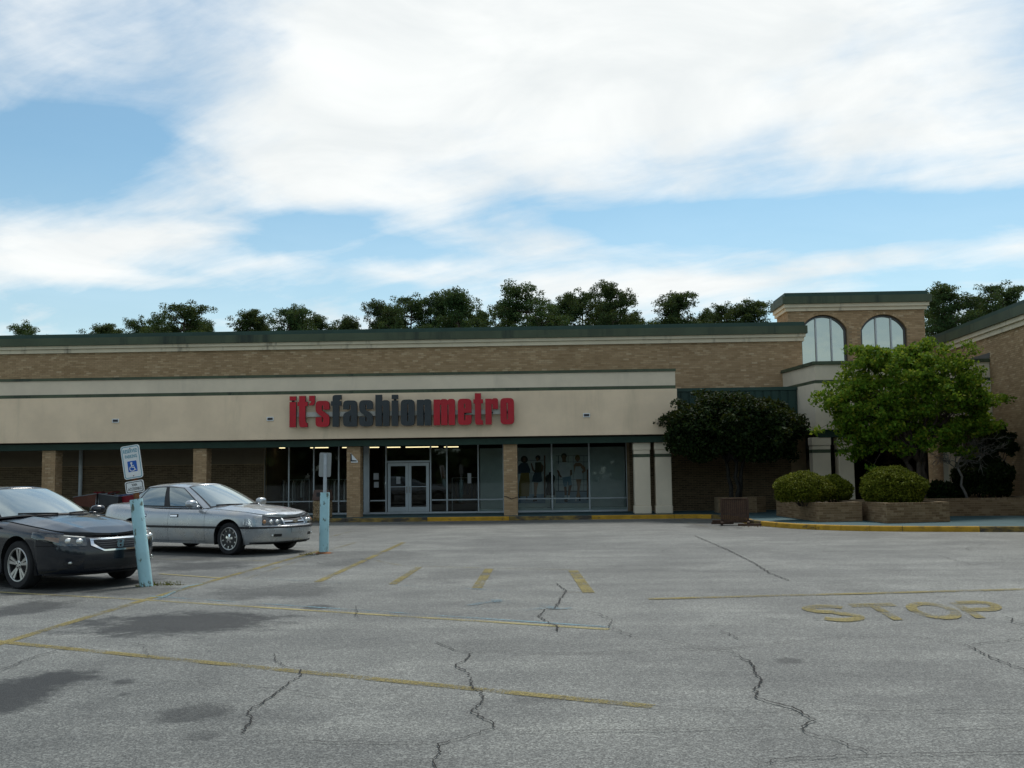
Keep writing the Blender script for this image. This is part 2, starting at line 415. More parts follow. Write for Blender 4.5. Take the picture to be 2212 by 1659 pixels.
def np_mesh(name, V, Q, mat):
    """fast mesh from numpy vertices and quads"""
    me = bpy.data.meshes.new(name)
    me.vertices.add(len(V)); me.vertices.foreach_set('co', np.asarray(V, np.float32).ravel())
    n, k = Q.shape
    me.loops.add(n * k); me.loops.foreach_set('vertex_index', Q.astype(np.int32).ravel())
    me.polygons.add(n); me.polygons.foreach_set('loop_start', np.arange(0, n * k, k, dtype=np.int32))
    me.materials.append(MATS[mat]); me.update(calc_edges=True); me.validate()
    return me
def autosmooth(o, deg=35):
    me = o.data
    me.polygons.foreach_set('use_smooth', [True] * len(me.polygons))
    bm = bmesh.new(); bm.from_mesh(me)
    for e in bm.edges:
        if len(e.link_faces) == 2 and e.calc_face_angle(0) > R(deg): e.smooth = False
    bm.to_mesh(me); bm.free(); me.update()
    return o

# bricks ----------------------------------------------------------
_bm = {}
def brick_mesh(depth, mat):
    k = (round(depth, 4), mat)
    if k not in _bm:
        d = depth
        _bm[k] = mesh('brick', [(-.5, -d, -.5), (.5, -d, -.5), (.5, 0, -.5), (-.5, 0, -.5), (-.5, -d, .5), (.5, -d, .5), (.5, 0, .5), (-.5, 0, .5)],
                      [(0, 3, 2, 1), (4, 5, 6, 7), (0, 1, 5, 4), (1, 2, 6, 5), (2, 3, 7, 6), (3, 0, 4, 7)], mat)
    return _bm[k]
def brickwork(parent, p0, dirv, length, z0, z1, bl=0.215, bh=0.060, gap=0.011, proud=0.010, mat='brick', max_parts=0, skip=None, soldier=False, jit=0.003):
    """lay running-bond bricks on a wall face: p0 left end (x, y), dirv unit direction to the right as seen from outside;
    the nearest max_parts become objects of their own, the rest one joined mesh"""
    dirv = np.array(dirv, float); nrm = np.array([dirv[1], -dirv[0]])
    pitch = bh + gap
    n = int((z1 - z0) // pitch)
    if n < 1: return
    pitch = (z1 - z0) / n; bh = pitch - gap
    items = []
    for c in range(n):
        zc = z0 + (c + 0.5) * pitch
        if soldier and c == n - 1:
            l = bl / 3.0
            k = max(1, int(round(length / l)))
            cuts = [(i * length / k, (i + 1) * length / k) for i in range(k)]
        else:
            s = -(bl + gap) * (0.5 if c % 2 else 0.0)
            cuts = []
            while s < length:
                a, b = max(0, s), min(length, s + bl + gap)
                if b - a > 0.05: cuts.append((a, b))
                s += bl + gap
        for a, b in cuts:
            m = (a + b) / 2
            pos = np.array([p0[0] + dirv[0] * m, p0[1] + dirv[1] * m, zc])
            if skip and skip(m, zc): continue
            items.append((pos, b - a - gap))
    items.sort(key=lambda t: np.linalg.norm(t[0] - CAM))
    off = root_off(parent); rz = math.atan2(dirv[1], dirv[0])
    me = brick_mesh(1.0, mat)
    for pos, l in items[:max_parts]:
        o = put('brick', me, parent, tuple(pos - off)); o.rotation_euler = (0, 0, rz)
        o.scale = (l, proud + rnd.uniform(-jit, jit), bh)
    rest = items[max_parts:]
    if rest:
        b = MB()
        for pos, l in rest:
            e = proud + rnd.uniform(-jit, jit)
            u = dirv * l / 2; w = nrm * e; z = bh / 2
            q = [(-u, 0, -z), (u, 0, -z), (u, 1, -z), (-u, 1, -z), (-u, 0, z), (u, 0, z), (u, 1, z), (-u, 1, z)]
            b.add([(pos[0] + x[0] + w[0] * (1 - k), pos[1] + x[1] + w[1] * (1 - k), pos[2] + zz_) for x, k, zz_ in q],
                  [(4, 5, 6, 7), (0, 3, 2, 1), (0, 1, 5, 4), (1, 2, 6, 5), (2, 3, 7, 6), (3, 0, 4, 7)])
        b.build('brickwork', mat, parent, kind='stuff')

# ================================================================== ground
m, t = newmat('asphalt')
pos = t.node('ShaderNodeNewGeometry').outputs['Position']
g1 = t.noise(pos, 75, 2.0, 0.7)
g2 = t.noise(pos, 190, 1.0, 0.5)
vor = t.node('ShaderNodeTexVoronoi', {'Vector': pos, 'Scale': 62.0}).outputs['Color']
vs_ = t.node('ShaderNodeSeparateColor', {0: vor}).outputs[0]
c = t.mix(t.mapr(g1, 0.33, 0.67), (0.046, 0.046, 0.044), (0.228, 0.227, 0.220))
c = t.mix(t.m('MULTIPLY', t.mapr(vs_, 0.62, 0.95), 0.45), c, (0.38, 0.378, 0.362))
c = t.mix(t.m('MULTIPLY', t.mapr(vs_, 0.30, 0.05), 0.45), c, (0.036, 0.035, 0.034))
big = t.noise(pos, 0.22, 5.0, 0.62, 0.4)
mid = t.noise(pos, 1.1, 5.0, 0.6)
c = t.mix(0.85, c, t.mix(t.mapr(big, 0.32, 0.68), (0.72, 0.725, 0.73), (1.20, 1.20, 1.19)), 'MULTIPLY')
c = t.mix(0.7, c, t.mix(t.mapr(mid, 0.3, 0.7), (0.76, 0.765, 0.77), (1.17, 1.17, 1.16)), 'MULTIPLY')
trk = t.noise(t.vm('MULTIPLY', pos, (0.12, 1.3, 1.0)), 1.0, 4.0, 0.6)
c = t.mix(0.8, c, t.mix(t.mapr(trk, 0.35, 0.68), (0.83, 0.84, 0.83), (1.10, 1.11, 1.08)), 'MULTIPLY')
c = t.mix(1.0, c, (1.0, 1.015, 0.975), 'MULTIPLY')
wob = t.m('ADD', t.m('MULTIPLY', t.m('SUBTRACT', t.noise(pos, 1.7, 5.0, 0.65), 0.5), 1.9), t.m('MULTIPLY', t.m('SUBTRACT', t.noise(pos, 9.0, 3.0, 0.6), 0.5), 0.7))
dark = None
# oil drips and old wet marks: picture centre, half sizes, strength
for (u, v, hu, hv, st) in [(390, 1346, 240, 25, .72), (30, 1497, 120, 50, .72), (425, 1540, 80, 20, .5), (55, 1314, 90, 15, .6), (685, 1312, 34, 6, .6), (600, 1276, 150, 16, .42),
                           (265, 1474, 26, 7, .55), (440, 1223, 110, 10, .6), (740, 1217, 60, 6, .35), (1705, 1427, 36, 7, .5), (430, 1590, 45, 12, .35), (1000, 1240, 90, 14, .25),
                           (180, 1262, 170, 20, .6), (400, 1197, 180, 16, .5), (1540, 1135, 70, 8, .45), (1110, 1300, 150, 16, .12), (800, 1198, 140, 10, .3), (270, 1500, 14, 4, .4), (960, 1650, 130, 14, .2), (1165, 1510, 70, 10, .25),
                           (1820, 1270, 90, 8, .2), (1350, 1235, 170, 12, .18), (300, 1276, 90, 10, .45), (1200, 1130, 420, 5, .18)]:
    c0 = gp(u, v); a = gp(u + hu, v) - c0; b = gp(u, v - hv) - c0
    mp = t.node('ShaderNodeMapping', vector_type='TEXTURE')
    t.l.new(pos, mp.inputs['Vector'])
    mp.inputs['Location'].default_value = tuple(c0)
    mp.inputs['Scale'].default_value = (np.linalg.norm(a), np.linalg.norm(b), 1)
    ln = t.m('ADD', t.vm('LENGTH', mp.outputs[0], out=1), wob)
    k = t.m('MULTIPLY', t.mapr(ln, 1.15, 0.55), min(1, st * 1.35))
    dark = k if dark is None else t.m('MAXIMUM', dark, k)
c = t.mix(dark, c, t.mix(1.0, c, (0.13, 0.135, 0.14), 'MULTIPLY'))
b = t.node('ShaderNodeBsdfPrincipled', {'Base Color': c, 'Roughness': 0.68, 'Specular IOR Level': 0.38})
t.l.new(t.node('ShaderNodeBump', {'Height': t.m('ADD', g1, t.m('MULTIPLY', g2, 0.4)), 'Strength': 0.55, 'Distance': 0.012}).outputs[0], b.inputs['Normal'])
finish(t, b.outputs[0])

lot = put('parking_lot', mesh('parking_lot', [(-600, -600, 0), (600, -600, 0), (600, 900, 0), (-600, 900, 0)], [(0, 1, 2, 3)], 'asphalt'))
lot['kind'] = 'structure'

def strip(pts, width, z, jit=0.0, step=None, taper=False):
    """flat ribbon along ground points"""
    P = [np.array(p[:2], float) for p in pts]
    if step:
        Q = [P[0]]
        for a, b_ in zip(P[:-1], P[1:]):
            k = max(1, int(np.linalg.norm(b_ - a) / step))
            for i in range(1, k + 1):
                q = a + (b_ - a) * i / k
                if i < k: q = q + np.array([rnd.gauss(0, jit), rnd.gauss(0, jit)])
                Q.append(q)
        P = Q
    vs, fs = [], []
    for i, p in enumerate(P):
        k_ = 3 if taper else 1
        d = P[min(i + k_, len(P) - 1)] - P[max(i - k_, 0)]
        d = d / (np.linalg.norm(d) + 1e-9); nn = np.array([-d[1], d[0]])
        w = width / 2
        if taper: w *= rnd.uniform(0.55, 1.35) * (0.35 if i in (0, len(P) - 1) else 1)
        vs += [(*(p + nn * w), z), (*(p - nn * w), z)]
        if i: fs.append((2 * i - 2, 2 * i - 1, 2 * i + 1, 2 * i))
    return vs, fs
zl = 0.004
def line(px, width=0.10, mat='paint_yellow', name='painted_line'):
    global zl
    vs, fs = strip([gp(*p) for p in px], width, zl)
    zl += 0.0003
    put(name, mesh(name, vs, fs, mat), lot)
line([(-420, 1500), (0, 1391), (312, 1296.5), (690, 1190)], 0.13)
line([(-400, 1258), (310, 1296), (1315, 1360)], 0.105, 'paint_yellow_bright')
line([(322, 1288), (1318, 1355)], 0.07, 'paint_blue')
line([(-500, 1328), (0, 1387), (1410, 1527)], 0.13)
line([(685, 1258), (872, 1172)], 0.13)
line([(530, 1251), (670, 1203)], 0.10, 'paint_yellow_faint')
line([(345, 1240), (475, 1249)], 0.09, 'paint_yellow_bright')
line([(330, 1208), (575, 1212)], 0.09, 'paint_yellow_faint')
line([(847, 1263), (905, 1226)], 0.13)
line([(1030, 1271), (1057, 1229)], 0.16)
line([(1272, 1281), (1238, 1233)], 0.17, 'paint_yellow')
line([(550, 1250), (1106, 1277), (1215, 1280)], 0.07, 'paint_blue_faint')
line([(1090, 1277), (1276, 1281)], 0.08, 'paint_yellow_faint')
line([(795, 1208), (870, 1223), (1106, 1229), (1255, 1232)], 0.09, 'paint_yellow_faint')
line([(1400, 1294.6), (1800, 1284.5), (2500, 1266)], 0.17)
line([(715, 1188), (790, 1166)], 0.10, 'paint_yellow_faint')
line([(1453, 1123), (1562, 1145)], 0.09, 'paint_yellow_faint')
line([(340, 1296), (402, 1268), (440, 1261)], 0.07, 'paint_blue')
line([(640, 1193), (762, 1186)], 0.07, 'paint_blue_faint')
line([(690, 1166), (760, 1148)], 0.09, 'paint_yellow_faint')

# STOP lettering, strokes in a unit box laid on the asphalt
def stroke(pts, w, closed=False):
    vs, fs = [], []
    n = len(pts); P = [np.array(p, float) for p in pts]
    for i, p in enumerate(P):
        a = P[(i - 1) % n] if (closed or i) else p; b_ = P[(i + 1) % n] if (closed or i < n - 1) else p
        d = b_ - a; d = d / (np.linalg.norm(d) + 1e-9); nn = np.array([-d[1], d[0]]) * w / 2
        vs += [tuple(p + nn), tuple(p - nn)]
    for i in range(n if closed else n - 1):
        j = (i + 1) % n; fs.append((2 * i, 2 * i + 1, 2 * j + 1, 2 * j))
    return vs, fs
def arc(cx, cy, rx, ry, a0, a1, n=10): return [(cx + rx * math.cos(R(a0 + (a1 - a0) * i / n)), cy + ry * math.sin(R(a0 + (a1 - a0) * i / n))) for i in range(n + 1)]
LET = {'S': [arc(.5, .745, .40, .185, 20, 270, 14) + arc(.5, .255, .40, .185, 90, -160, 14)[1:]],
       'T': [[(.02, .93), (.98, .93)], [(.5, .87), (.5, 0)]],
       'O': [arc(.5, .5, .41, .43, 0, 360, 24)],
       'P': [[(.12, 0), (.12, .93)], [(.2, .93), (.55, .93)] + arc(.58, .70, .31, .23, 90, -90, 10) + [(.2, .47)]]}
ctl, ctr, cbl, cbr = [gp(*p)[:2] for p in ((1722, 1310), (2152, 1298.5), (1782, 1344), (2216, 1334.5))]
def st(x, y): a = cbl + (cbr - cbl) * x; b_ = ctl + (ctr - ctl) * x; return a + (b_ - a) * y
for i, ch in enumerate('STOP'):
    b = MB()
    for k, pl in enumerate(LET[ch]):
        vs, fs = stroke(pl, 0.215)
        b.add([(*st((i - 0.01 + v[0] * 0.92) / 4, v[1]), 0.0095 + 0.0004 * k) for v in vs], fs)
    b.build('stop_letter', 'paint_yellow', lot)
# faded blue wheelchair mark
bc = MB()
c0 = gp(1100, 1310)[:2]
for k, pl in enumerate([arc(0, 0, .62, .62, 60, 330, 18), [(-.25, .9), (-.2, .35), (.45, .3), (.75, -.45), (1.0, -.4)]]):
    vs, fs = stroke(pl, 0.2)
    bc.add([(c0[0] + v[0] * 0.8, c0[1] + v[1] * 0.75, 0.0112 + 0.0004 * k) for v in vs], fs)
bc.build('painted_symbol', 'paint_blue_faint', lot)

def A(z): return [(x / 1.3554 * 0.6777, (1650 + y / 1.3554) * 0.6777) for x, y in z]
def B(z): return [((1632 + x / 1.3554) * 0.6777, (1650 + y / 1.3554) * 0.6777) for x, y in z]
cz = 0.0125
for w_, mt, px in [
    (.026, 'crack_fill', A([(1300, 660), (1295, 690), (1225, 735), (1190, 765), (1120, 815), (1070, 840), (1085, 885), (1040, 940)])),
    (.014, 'crack_thin', A([(1180, 590), (1190, 625), (1240, 650), (1325, 656)])),
    (.016, 'crack_thin', A([(1880, 540), (1960, 575), (2045, 588)])), (.012, 'crack_thin', A([(2045, 585), (2212, 578)])),
    (.030, 'crack_fill', A([(2045, 588), (2010, 620), (1970, 645), (2030, 680), (2045, 735), (2085, 760), (2080, 800), (2035, 840), (2065, 862), (2130, 890), (2140, 915)])),
    (.020, 'crack_fill', A([(2140, 915), (1990, 960), (1890, 985), (1905, 1020), (1870, 1050), (1880, 1100)])),
    (.014, 'crack_thin', A([(1140, 975), (1300, 970), (1500, 978), (1890, 975)])),
    (.034, 'crack_fill', B([(190, 285), (235, 320), (205, 360), (185, 395), (140, 400), (115, 430), (165, 460), (195, 475), (197, 495)])),
    (.015, 'crack_thin', B([(0, 595), (200, 590), (500, 585), (560, 575), (900, 570), (1080, 550), (1430, 520), (1750, 518), (1960, 550)])),
    (.028, 'crack_fill', B([(1960, 550), (2060, 605), (2212, 660), (2400, 720)])), (.016, 'crack_thin', B([(1960, 555), (2050, 545), (2230, 525)])),
    (.014, 'crack_thin', B([(900, 490), (945, 512), (985, 530)])), (.013, 'crack_thin', B([(930, 575), (985, 605)])),
    (.030, 'crack_fill', B([(985, 605), (1030, 625), (1055, 680), (1080, 710), (1050, 745), (1060, 785), (1150, 810), (1210, 825), (1315, 880), (1250, 910), (1270, 935)])),
    (.015, 'crack_thin', B([(1270, 935), (1380, 960), (1450, 985), (1545, 1025)])),
    (.013, 'crack_thin', B([(-60, 930), (70, 933), (400, 925), (760, 925), (1000, 915), (1250, 910)])),
    (.018, 'crack_fill', B([(1060, 1082), (1150, 1050), (1500, 1035), (1800, 1028), (2240, 1020)])), (.011, 'crack_thin', B([(1840, 920), (2212, 905)])),
    (.035, 'crack_thin', B([(790, 80), (930, 140), (1050, 200), (1110, 240), (1200, 275)])), (.03, 'crack_fill', B([(1370, 280), (1440, 287), (1500, 292)])),
    (.028, 'crack_fill', B([(2130, 432), (2165, 440), (2160, 455), (2230, 470)])),
    (.018, 'crack_thin', A([(330, 560), (240, 580), (150, 605), (0, 665)])), (.02, 'crack_fill', A([(1535, 385), (1545, 410), (1535, 425), (1550, 435)])),
    (.02, 'crack_thin', B([(1840, 905 - 740), (1990, 205), (2140, 190)])), (.02, 'crack_thin', B([(0, 222), (560, 210), (900, 200)])), (.02, 'crack_thin', B([(100, 83), (520, 75)])),
    (.03, 'crack_thin', B([(600, 130), (880, 122)])), (.045, 'crack_fill', B([(820, 467), (892, 466)])), (.03, 'crack_fill', B([(832, 487), (862, 486)])), (.04, 'crack_fill', B([(1095, 444), (1145, 445)])),
    (.04, 'crack_fill', B([(1300, 440), (1345, 446)])), (.022, 'crack_fill', B([(482, 688), (512, 690)])), (.012, 'crack_fill', B([(980, 680), (1000, 680)]))]:
    vs, fs = strip([gp(*p) for p in px], w_ * (.5 if mt == 'crack_fill' else .62), cz, jit=0.011, step=0.05, taper=True)
    cz += 0.0002
    put('crack', mesh('crack', vs, fs, mt), lot)

r3 = random.Random(4)
for i in range(34):                                  # hairline cracks wandering over the old surface
    x, y = r3.uniform(-9, 13), r3.uniform(7, 36); an = r3.choice((0, .2, 1.4, 1.8, 2.9)) + r3.uniform(-.3, .3); L = r3.uniform(.8, 4.5)
    pts = [(x, y)]
    for k in range(int(L / .25)):
        an += r3.gauss(0, .22); x += .25 * math.cos(an); y += .25 * math.sin(an); pts.append((x, y))
    vs, fs = strip(pts, r3.uniform(.006, .013), cz, jit=.015, step=.06, taper=True); cz += .00015
    put('crack', mesh('crack', vs, fs, 'crack_thin'), lot)

# ================================================================== sidewalk and kerb
KZ = 0.14
kerb = [(-40, 37.7), (4.6, 37.7)]
def bez(a, b_, c_, d_, n): return [tuple((1 - s) ** 3 * np.array(a) + 3 * (1 - s) ** 2 * s * np.array(b_) + 3 * (1 - s) * s * s * np.array(c_) + s ** 3 * np.array(d_)) for s in [i / n for i in range(1, n + 1)]]
kerb += bez((4.6, 37.7), (6.4, 37.7), (6.35, 36.6), (6.35, 34.6), 6)
kerb += bez((6.35, 34.6), (6.35, 31.0), (7.4, 29.3), (9.6, 28.55), 8)
kerb += bez((9.6, 28.55), (12.5, 27.6), (16, 27.0), (24, 26.6), 5)
kp = [np.array(p) for p in kerb]
dense = []
for a, b_ in zip(kp[:-1], kp[1:]):
    L = np.linalg.norm(b_ - a); k = max(1, int(round(L / 3.05)))
    dense += [a + (b_ - a) * i / k for i in range(k)]
dense.append(kp[-1])
def inner(i, w=0.15):
    d = dense[min(i + 1, len(dense) - 1)] - dense[max(i - 1, 0)]; d = d / np.linalg.norm(d)
    return dense[i] + np.array([-d[1], d[0]]) * w
inn = [inner(i) for i in range(len(dense))]
walk = MB().prism([tuple(p) for p in inn] + [(24, 47), (-40, 47)], -0.05, KZ).build('sidewalk', 'sidewalk')
walk['kind'] = 'structure'
for i in range(len(dense) - 1):
    a, b_, c_, d_ = dense[i], dense[i + 1], inn[i + 1], inn[i]
    g = (b_ - a) / np.linalg.norm(b_ - a) * 0.006
    ta, tb = a + (d_ - a) * 0.12, b_ + (c_ - b_) * 0.12
    zt = KZ + 0.006
    vs = [(*(a + g), -0.05), (*(b_ - g), -0.05), (*(c_ - g), -0.05), (*(d_ + g), -0.05), (*(a + g), zt - 0.02), (*(b_ - g), zt - 0.02), (*(c_ - g), zt), (*(d_ + g), zt), (*(ta + g), zt), (*(tb - g), zt)]
    dirty = (a[0] < -4.5) or rnd.random() < 0.12
    put('kerb_stone', mesh('kerb_stone', vs, [(0, 3, 2, 1), (0, 1, 5, 4), (4, 5, 9, 8), (8, 9, 6, 7), (2, 3, 7, 6), (1, 2, 6, 9, 5), (3, 0, 4, 8, 7)], 'kerb_dirty' if dirty else 'kerb_yellow'), walk)

# ================================================================== the store
YP, YW = 38.63, 41.45          # pier fronts, shop wall
XL, XR = -36.0, 10.29
store = thing('store_building', 'long tan brick strip-mall store with cream fascia, green trim and glass shopfront', 'building', (-12, 40, 0))
GX0, GX1 = yp(571, 1050, YW)[0], yp(1355, 1050, YW)[0]       # shopfront opening
ZB = 6.80
w = MB()
w.box(XL, GX0, YW, YW + .35, KZ, ZB); w.box(GX1, XR, YW, YW + .35, KZ, ZB); w.box(GX0, GX1, YW, YW + .35, 3.05, ZB)
w.box(XL, XR, YW + .35, YW + 14, ZB - .4, ZB - .2); w.box(XR - .3, XR, YW + .35, YW + 1.45, KZ, ZB)
w.build('wall', 'mortar', store)
brickwork(store, (-27, YW), (1, 0), 32.0, 5.35, ZB)
brickwork(store, (5.0, YW), (1, 0), XR - 5.0, 4.4, ZB)
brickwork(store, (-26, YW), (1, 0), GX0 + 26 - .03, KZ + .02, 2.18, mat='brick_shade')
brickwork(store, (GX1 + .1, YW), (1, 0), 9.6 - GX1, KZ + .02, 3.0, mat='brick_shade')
MB().box(XL, GX0 - .03, YW - .03, YW - .001, 2.2, 3.0).build('stucco_band', 'beige_panel', store)
# cornice, stepping out
def cornice(nm, mt, out, z0, z1, back=1.0): MB().box(XL, XR + out * .7, YW - out, YW + back, z0, z1).build(nm, mt, store)
cornice('cornice_moulding', 'cream_trim', .10, 6.80, 6.955)
cornice('cornice_moulding', 'cream_trim', .17, 6.962, 7.09)
cornice('roof_fascia', 'green_trim', .26, 7.094, 7.40)
cornice('roof_edge', 'green_roof', .14, 7.402, 7.565)
# canopy with the sign
XF = 4.88
f = MB(); f.box(XL, XF, 38.33, 38.63, 3.06, 4.735); f.build('fascia_panel', 'stucco', store)
MB().box(XL, XF - .04, 38.37, 38.63, 4.738, 4.862).build('fascia_band', 'green_trim', store)
MB().box(XL, XF - .045, 38.385, 38.63, 4.865, 5.385).build('upper_fascia_panel', 'stucco_grey', store)
MB().box(XL, XF - .02, 38.34, 38.70, 5.388, 5.48).build('fascia_cap', 'green_trim', store)
MB().box(XL, XF - .1, 38.63, YW, 4.9, 5.0).build('canopy_roof', 'green_roof', store)
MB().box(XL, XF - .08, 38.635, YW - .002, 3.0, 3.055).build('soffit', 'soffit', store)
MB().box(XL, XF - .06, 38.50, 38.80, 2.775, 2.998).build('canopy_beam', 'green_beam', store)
# small framed openings in the fascia
for u, v in ((250, 909), (584, 905), (1267, 897)):
    p = yp(u, v, 38.33)
    o = MB().bbox(p[0] - .13, p[0] + .13, 38.295, 38.329, p[2] - .075, p[2] + .075, .006).build('light_box', 'white_sign', store)
    MB().box(p[0] - .095, p[0] + .095, 38.285, 38.2945, p[2] - .04, p[2] + .045).build('opening', 'black_ink', o)
# brick piers
pier_us = [-239, 104, 431, 763.5, 1102.8]
for u in pier_us:
    x = yp(u, 1040, YP)[0]
    o = MB().box(x - .245, x + .245, YP + .01, YP + .60, KZ, 2.772).build('pier', 'mortar', store)
    n = 74
    brickwork(o, (x - .255, YP + .01), (1, 0), .51, KZ, 2.772, max_parts=n if u > 0 else 0, proud=.011)
    brickwork(o, (x + .245, YP + .0), (0, 1), .60, KZ, 2.772, proud=.011)
    brickwork(o, (x - .245, YP + .60), (0, -1), .60, KZ, 2.772, proud=.011)
# paired stucco columns with capital, green neck band and base
def stucco_column(parent, x0, x1, y0, depth, top, nm='column'):
    z = [KZ, KZ + (top - KZ) * .118, KZ + (top - KZ) * .795, KZ + (top - KZ) * .838, KZ + (top - KZ) * .893, top]
    o = MB().bbox(x0 + .025, x1 - .025, y0 + .025, y0 + depth - .025, z[1], z[2], .01).build(nm, 'stucco_grey', parent)
    MB().bbox(x0, x1, y0, y0 + depth, z[0], z[1] - .001, .03).build('base', 'stucco_grey', o)
    MB().box(x0 + .018, x1 - .018, y0 + .018, y0 + depth - .018, z[2] + .001, z[3] - .001).build('neck_band', 'green_trim', o)
    MB().bbox(x0 + .022, x1 - .022, y0 + .022, y0 + depth - .022, z[3], z[4], .008).build('neck', 'stucco_grey', o)
    MB().bbox(x0, x1, y0, y0 + depth, z[4] + .004, z[5], .012).build('capital', 'stucco_grey', o)
    return o
for ua, ub in ((1369.5, 1407), (1415.5, 1453)):
    stucco_column(store, yp(ua, 1050, YP)[0], yp(ub, 1050, YP)[0], YP, .55, 2.772)
# downspout
x = yp(176, 1030, YW)[0]
MB().tube([(x, YW - .09, KZ + .0), (x, YW - .09, 3.0)], .075, 12).build('downspout', 'pipe_grey', store, smooth=True)
# green ribbed metal wall beside the entrance
MX1 = 9.62; MYw = 39.8; MZ1 = yp(1600, 837, MYw)[2]
o = MB().box(XF + .01, MX1, MYw, MYw + .12, 2.9, MZ1 - .13).build('metal_screen', 'green_panel', store)
k = int((MX1 - XF) / .30)
for i in range(k):
    xa = XF + .02 + i * (MX1 - XF - .03) / k
    MB().bbox(xa, xa + .26, MYw - .035, MYw - .001, 2.9, MZ1 - .135, .012).build('panel', 'green_panel', o)
MB().box(XF + .005, MX1 + .01, MYw - .06, MYw + .14, MZ1 - .128, MZ1).build('coping', 'green_roof', o)
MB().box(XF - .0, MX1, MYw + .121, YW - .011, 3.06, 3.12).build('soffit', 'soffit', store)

# ---------------------------------------------------------------- shopfront
YG = YW + .06
SX = lambda s: yp(s * .6777, 1050, YG)[0]
ZBAR = yp(860, 1595 * .6777, YG)[2]
muls = [842, 921, 1000.5, 1080, 1156, 1177.5, 1231, 1373, 1425, 1525, 1605, 1649, 1760, 1879, 1999]
front = MB().box(GX0, GX1, YG - .02, YG + .06, KZ, KZ + .07).build('shopfront_frame', 'alu', store)
head = MB().box(GX0, GX1, YG - .02, YG + .06, 2.985, 3.045).build('frame_bar', 'alu', front)
xs = [SX(s) for s in muls]
for i, s in enumerate(muls):
    wd = .03
    if s in (1156,): continue
    if s == 1177.5: MB().box(SX(1160), SX(1178), YG - .08, YG + .08, KZ + .071, 2.984).build('post', 'alu', front); continue
    MB().bbox(xs[i] - wd, xs[i] + wd, YG - .045, YG + .055, KZ + .071, 2.984, .006).build('frame_bar', 'alu', front)
def cell(sa, sb, z0, z1): MB().add([(SX(sa) + .03, YG, z0), (SX(sb) - .03, YG, z0), (SX(sb) - .03, YG, z1), (SX(sa) + .03, YG, z1)], [(0, 1, 2, 3)]).build('pane', 'shop_glass', front)
edges = [842, 921, 1000.5, 1080, 1160, 1178, 1231, 1373, 1425, 1525, 1605, 1649, 1760, 1879, 1999]
for a, b_ in zip(edges[:-1], edges[1:]):
    if (a, b_) == (1160, 1178): continue
    if (a, b_) == (1231, 1373):
        cell(a, b_, 2.25, 2.984); continue
    MB().bbox(SX(a) + .031, SX(b_) - .031, YG - .03, YG + .04, ZBAR - .026, ZBAR + .026, .005).build('frame_bar', 'alu', front)
    cell(a, b_, KZ + .075, ZBAR - .027); cell(a, b_, ZBAR + .027, 2.984)
# double doors
dx0, dx1 = SX(1231) + .03, SX(1373) - .03
zt = yp(880, 1000, YG)[2]
MB().box(dx0, dx1, YG - .05, YG + .06, zt + .02, zt + .09).build('door_head', 'alu', front)
dm = (dx0 + dx1) / 2
for sgn, xa, xb in ((1, dx0 + .035, dm - .004), (-1, dm + .004, dx1 - .035)):
    d = MB()
    st_ = .115
    d.box(xa, xa + st_, YG - .03, YG + .03, KZ + .08, zt).box(xb - st_, xb, YG - .03, YG + .03, KZ + .08, zt)
    d.box(xa + st_, xb - st_, YG - .028, YG + .028, KZ + .08, KZ + .27).box(xa + st_, xb - st_, YG - .028, YG + .028, zt - .12, zt)
    d = d.build('door', 'alu', front)
    MB().add([(xa + st_, YG, KZ + .27), (xb - st_, YG, KZ + .27), (xb - st_, YG, zt - .12), (xa + st_, YG, zt - .12)], [(0, 1, 2, 3)]).build('pane', 'shop_glass', d)
    MB().box(xa + st_, xb - st_, YG - .035, YG - .015, 1.20, 1.23).build('push_bar', 'alu', d)
    xh = xb - .055 if sgn > 0 else xa + .055
    MB().tube([(xh, YG - .03, .98), (xh, YG - .085, .98), (xh, YG - .085, 1.22), (xh, YG - .03, 1.22)], .013, 8).build('handle', 'chrome', d)
# room behind the glass
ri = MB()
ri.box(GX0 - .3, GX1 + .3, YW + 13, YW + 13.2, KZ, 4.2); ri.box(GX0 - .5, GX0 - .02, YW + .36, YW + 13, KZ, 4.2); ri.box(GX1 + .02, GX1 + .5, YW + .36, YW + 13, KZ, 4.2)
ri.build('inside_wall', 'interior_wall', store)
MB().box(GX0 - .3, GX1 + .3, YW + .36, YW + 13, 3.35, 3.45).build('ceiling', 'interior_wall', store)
MB().box(GX0, GX1, YW + .13, YW + 13, KZ + .001, KZ + .012).build('floor', 'interior_floor', store)
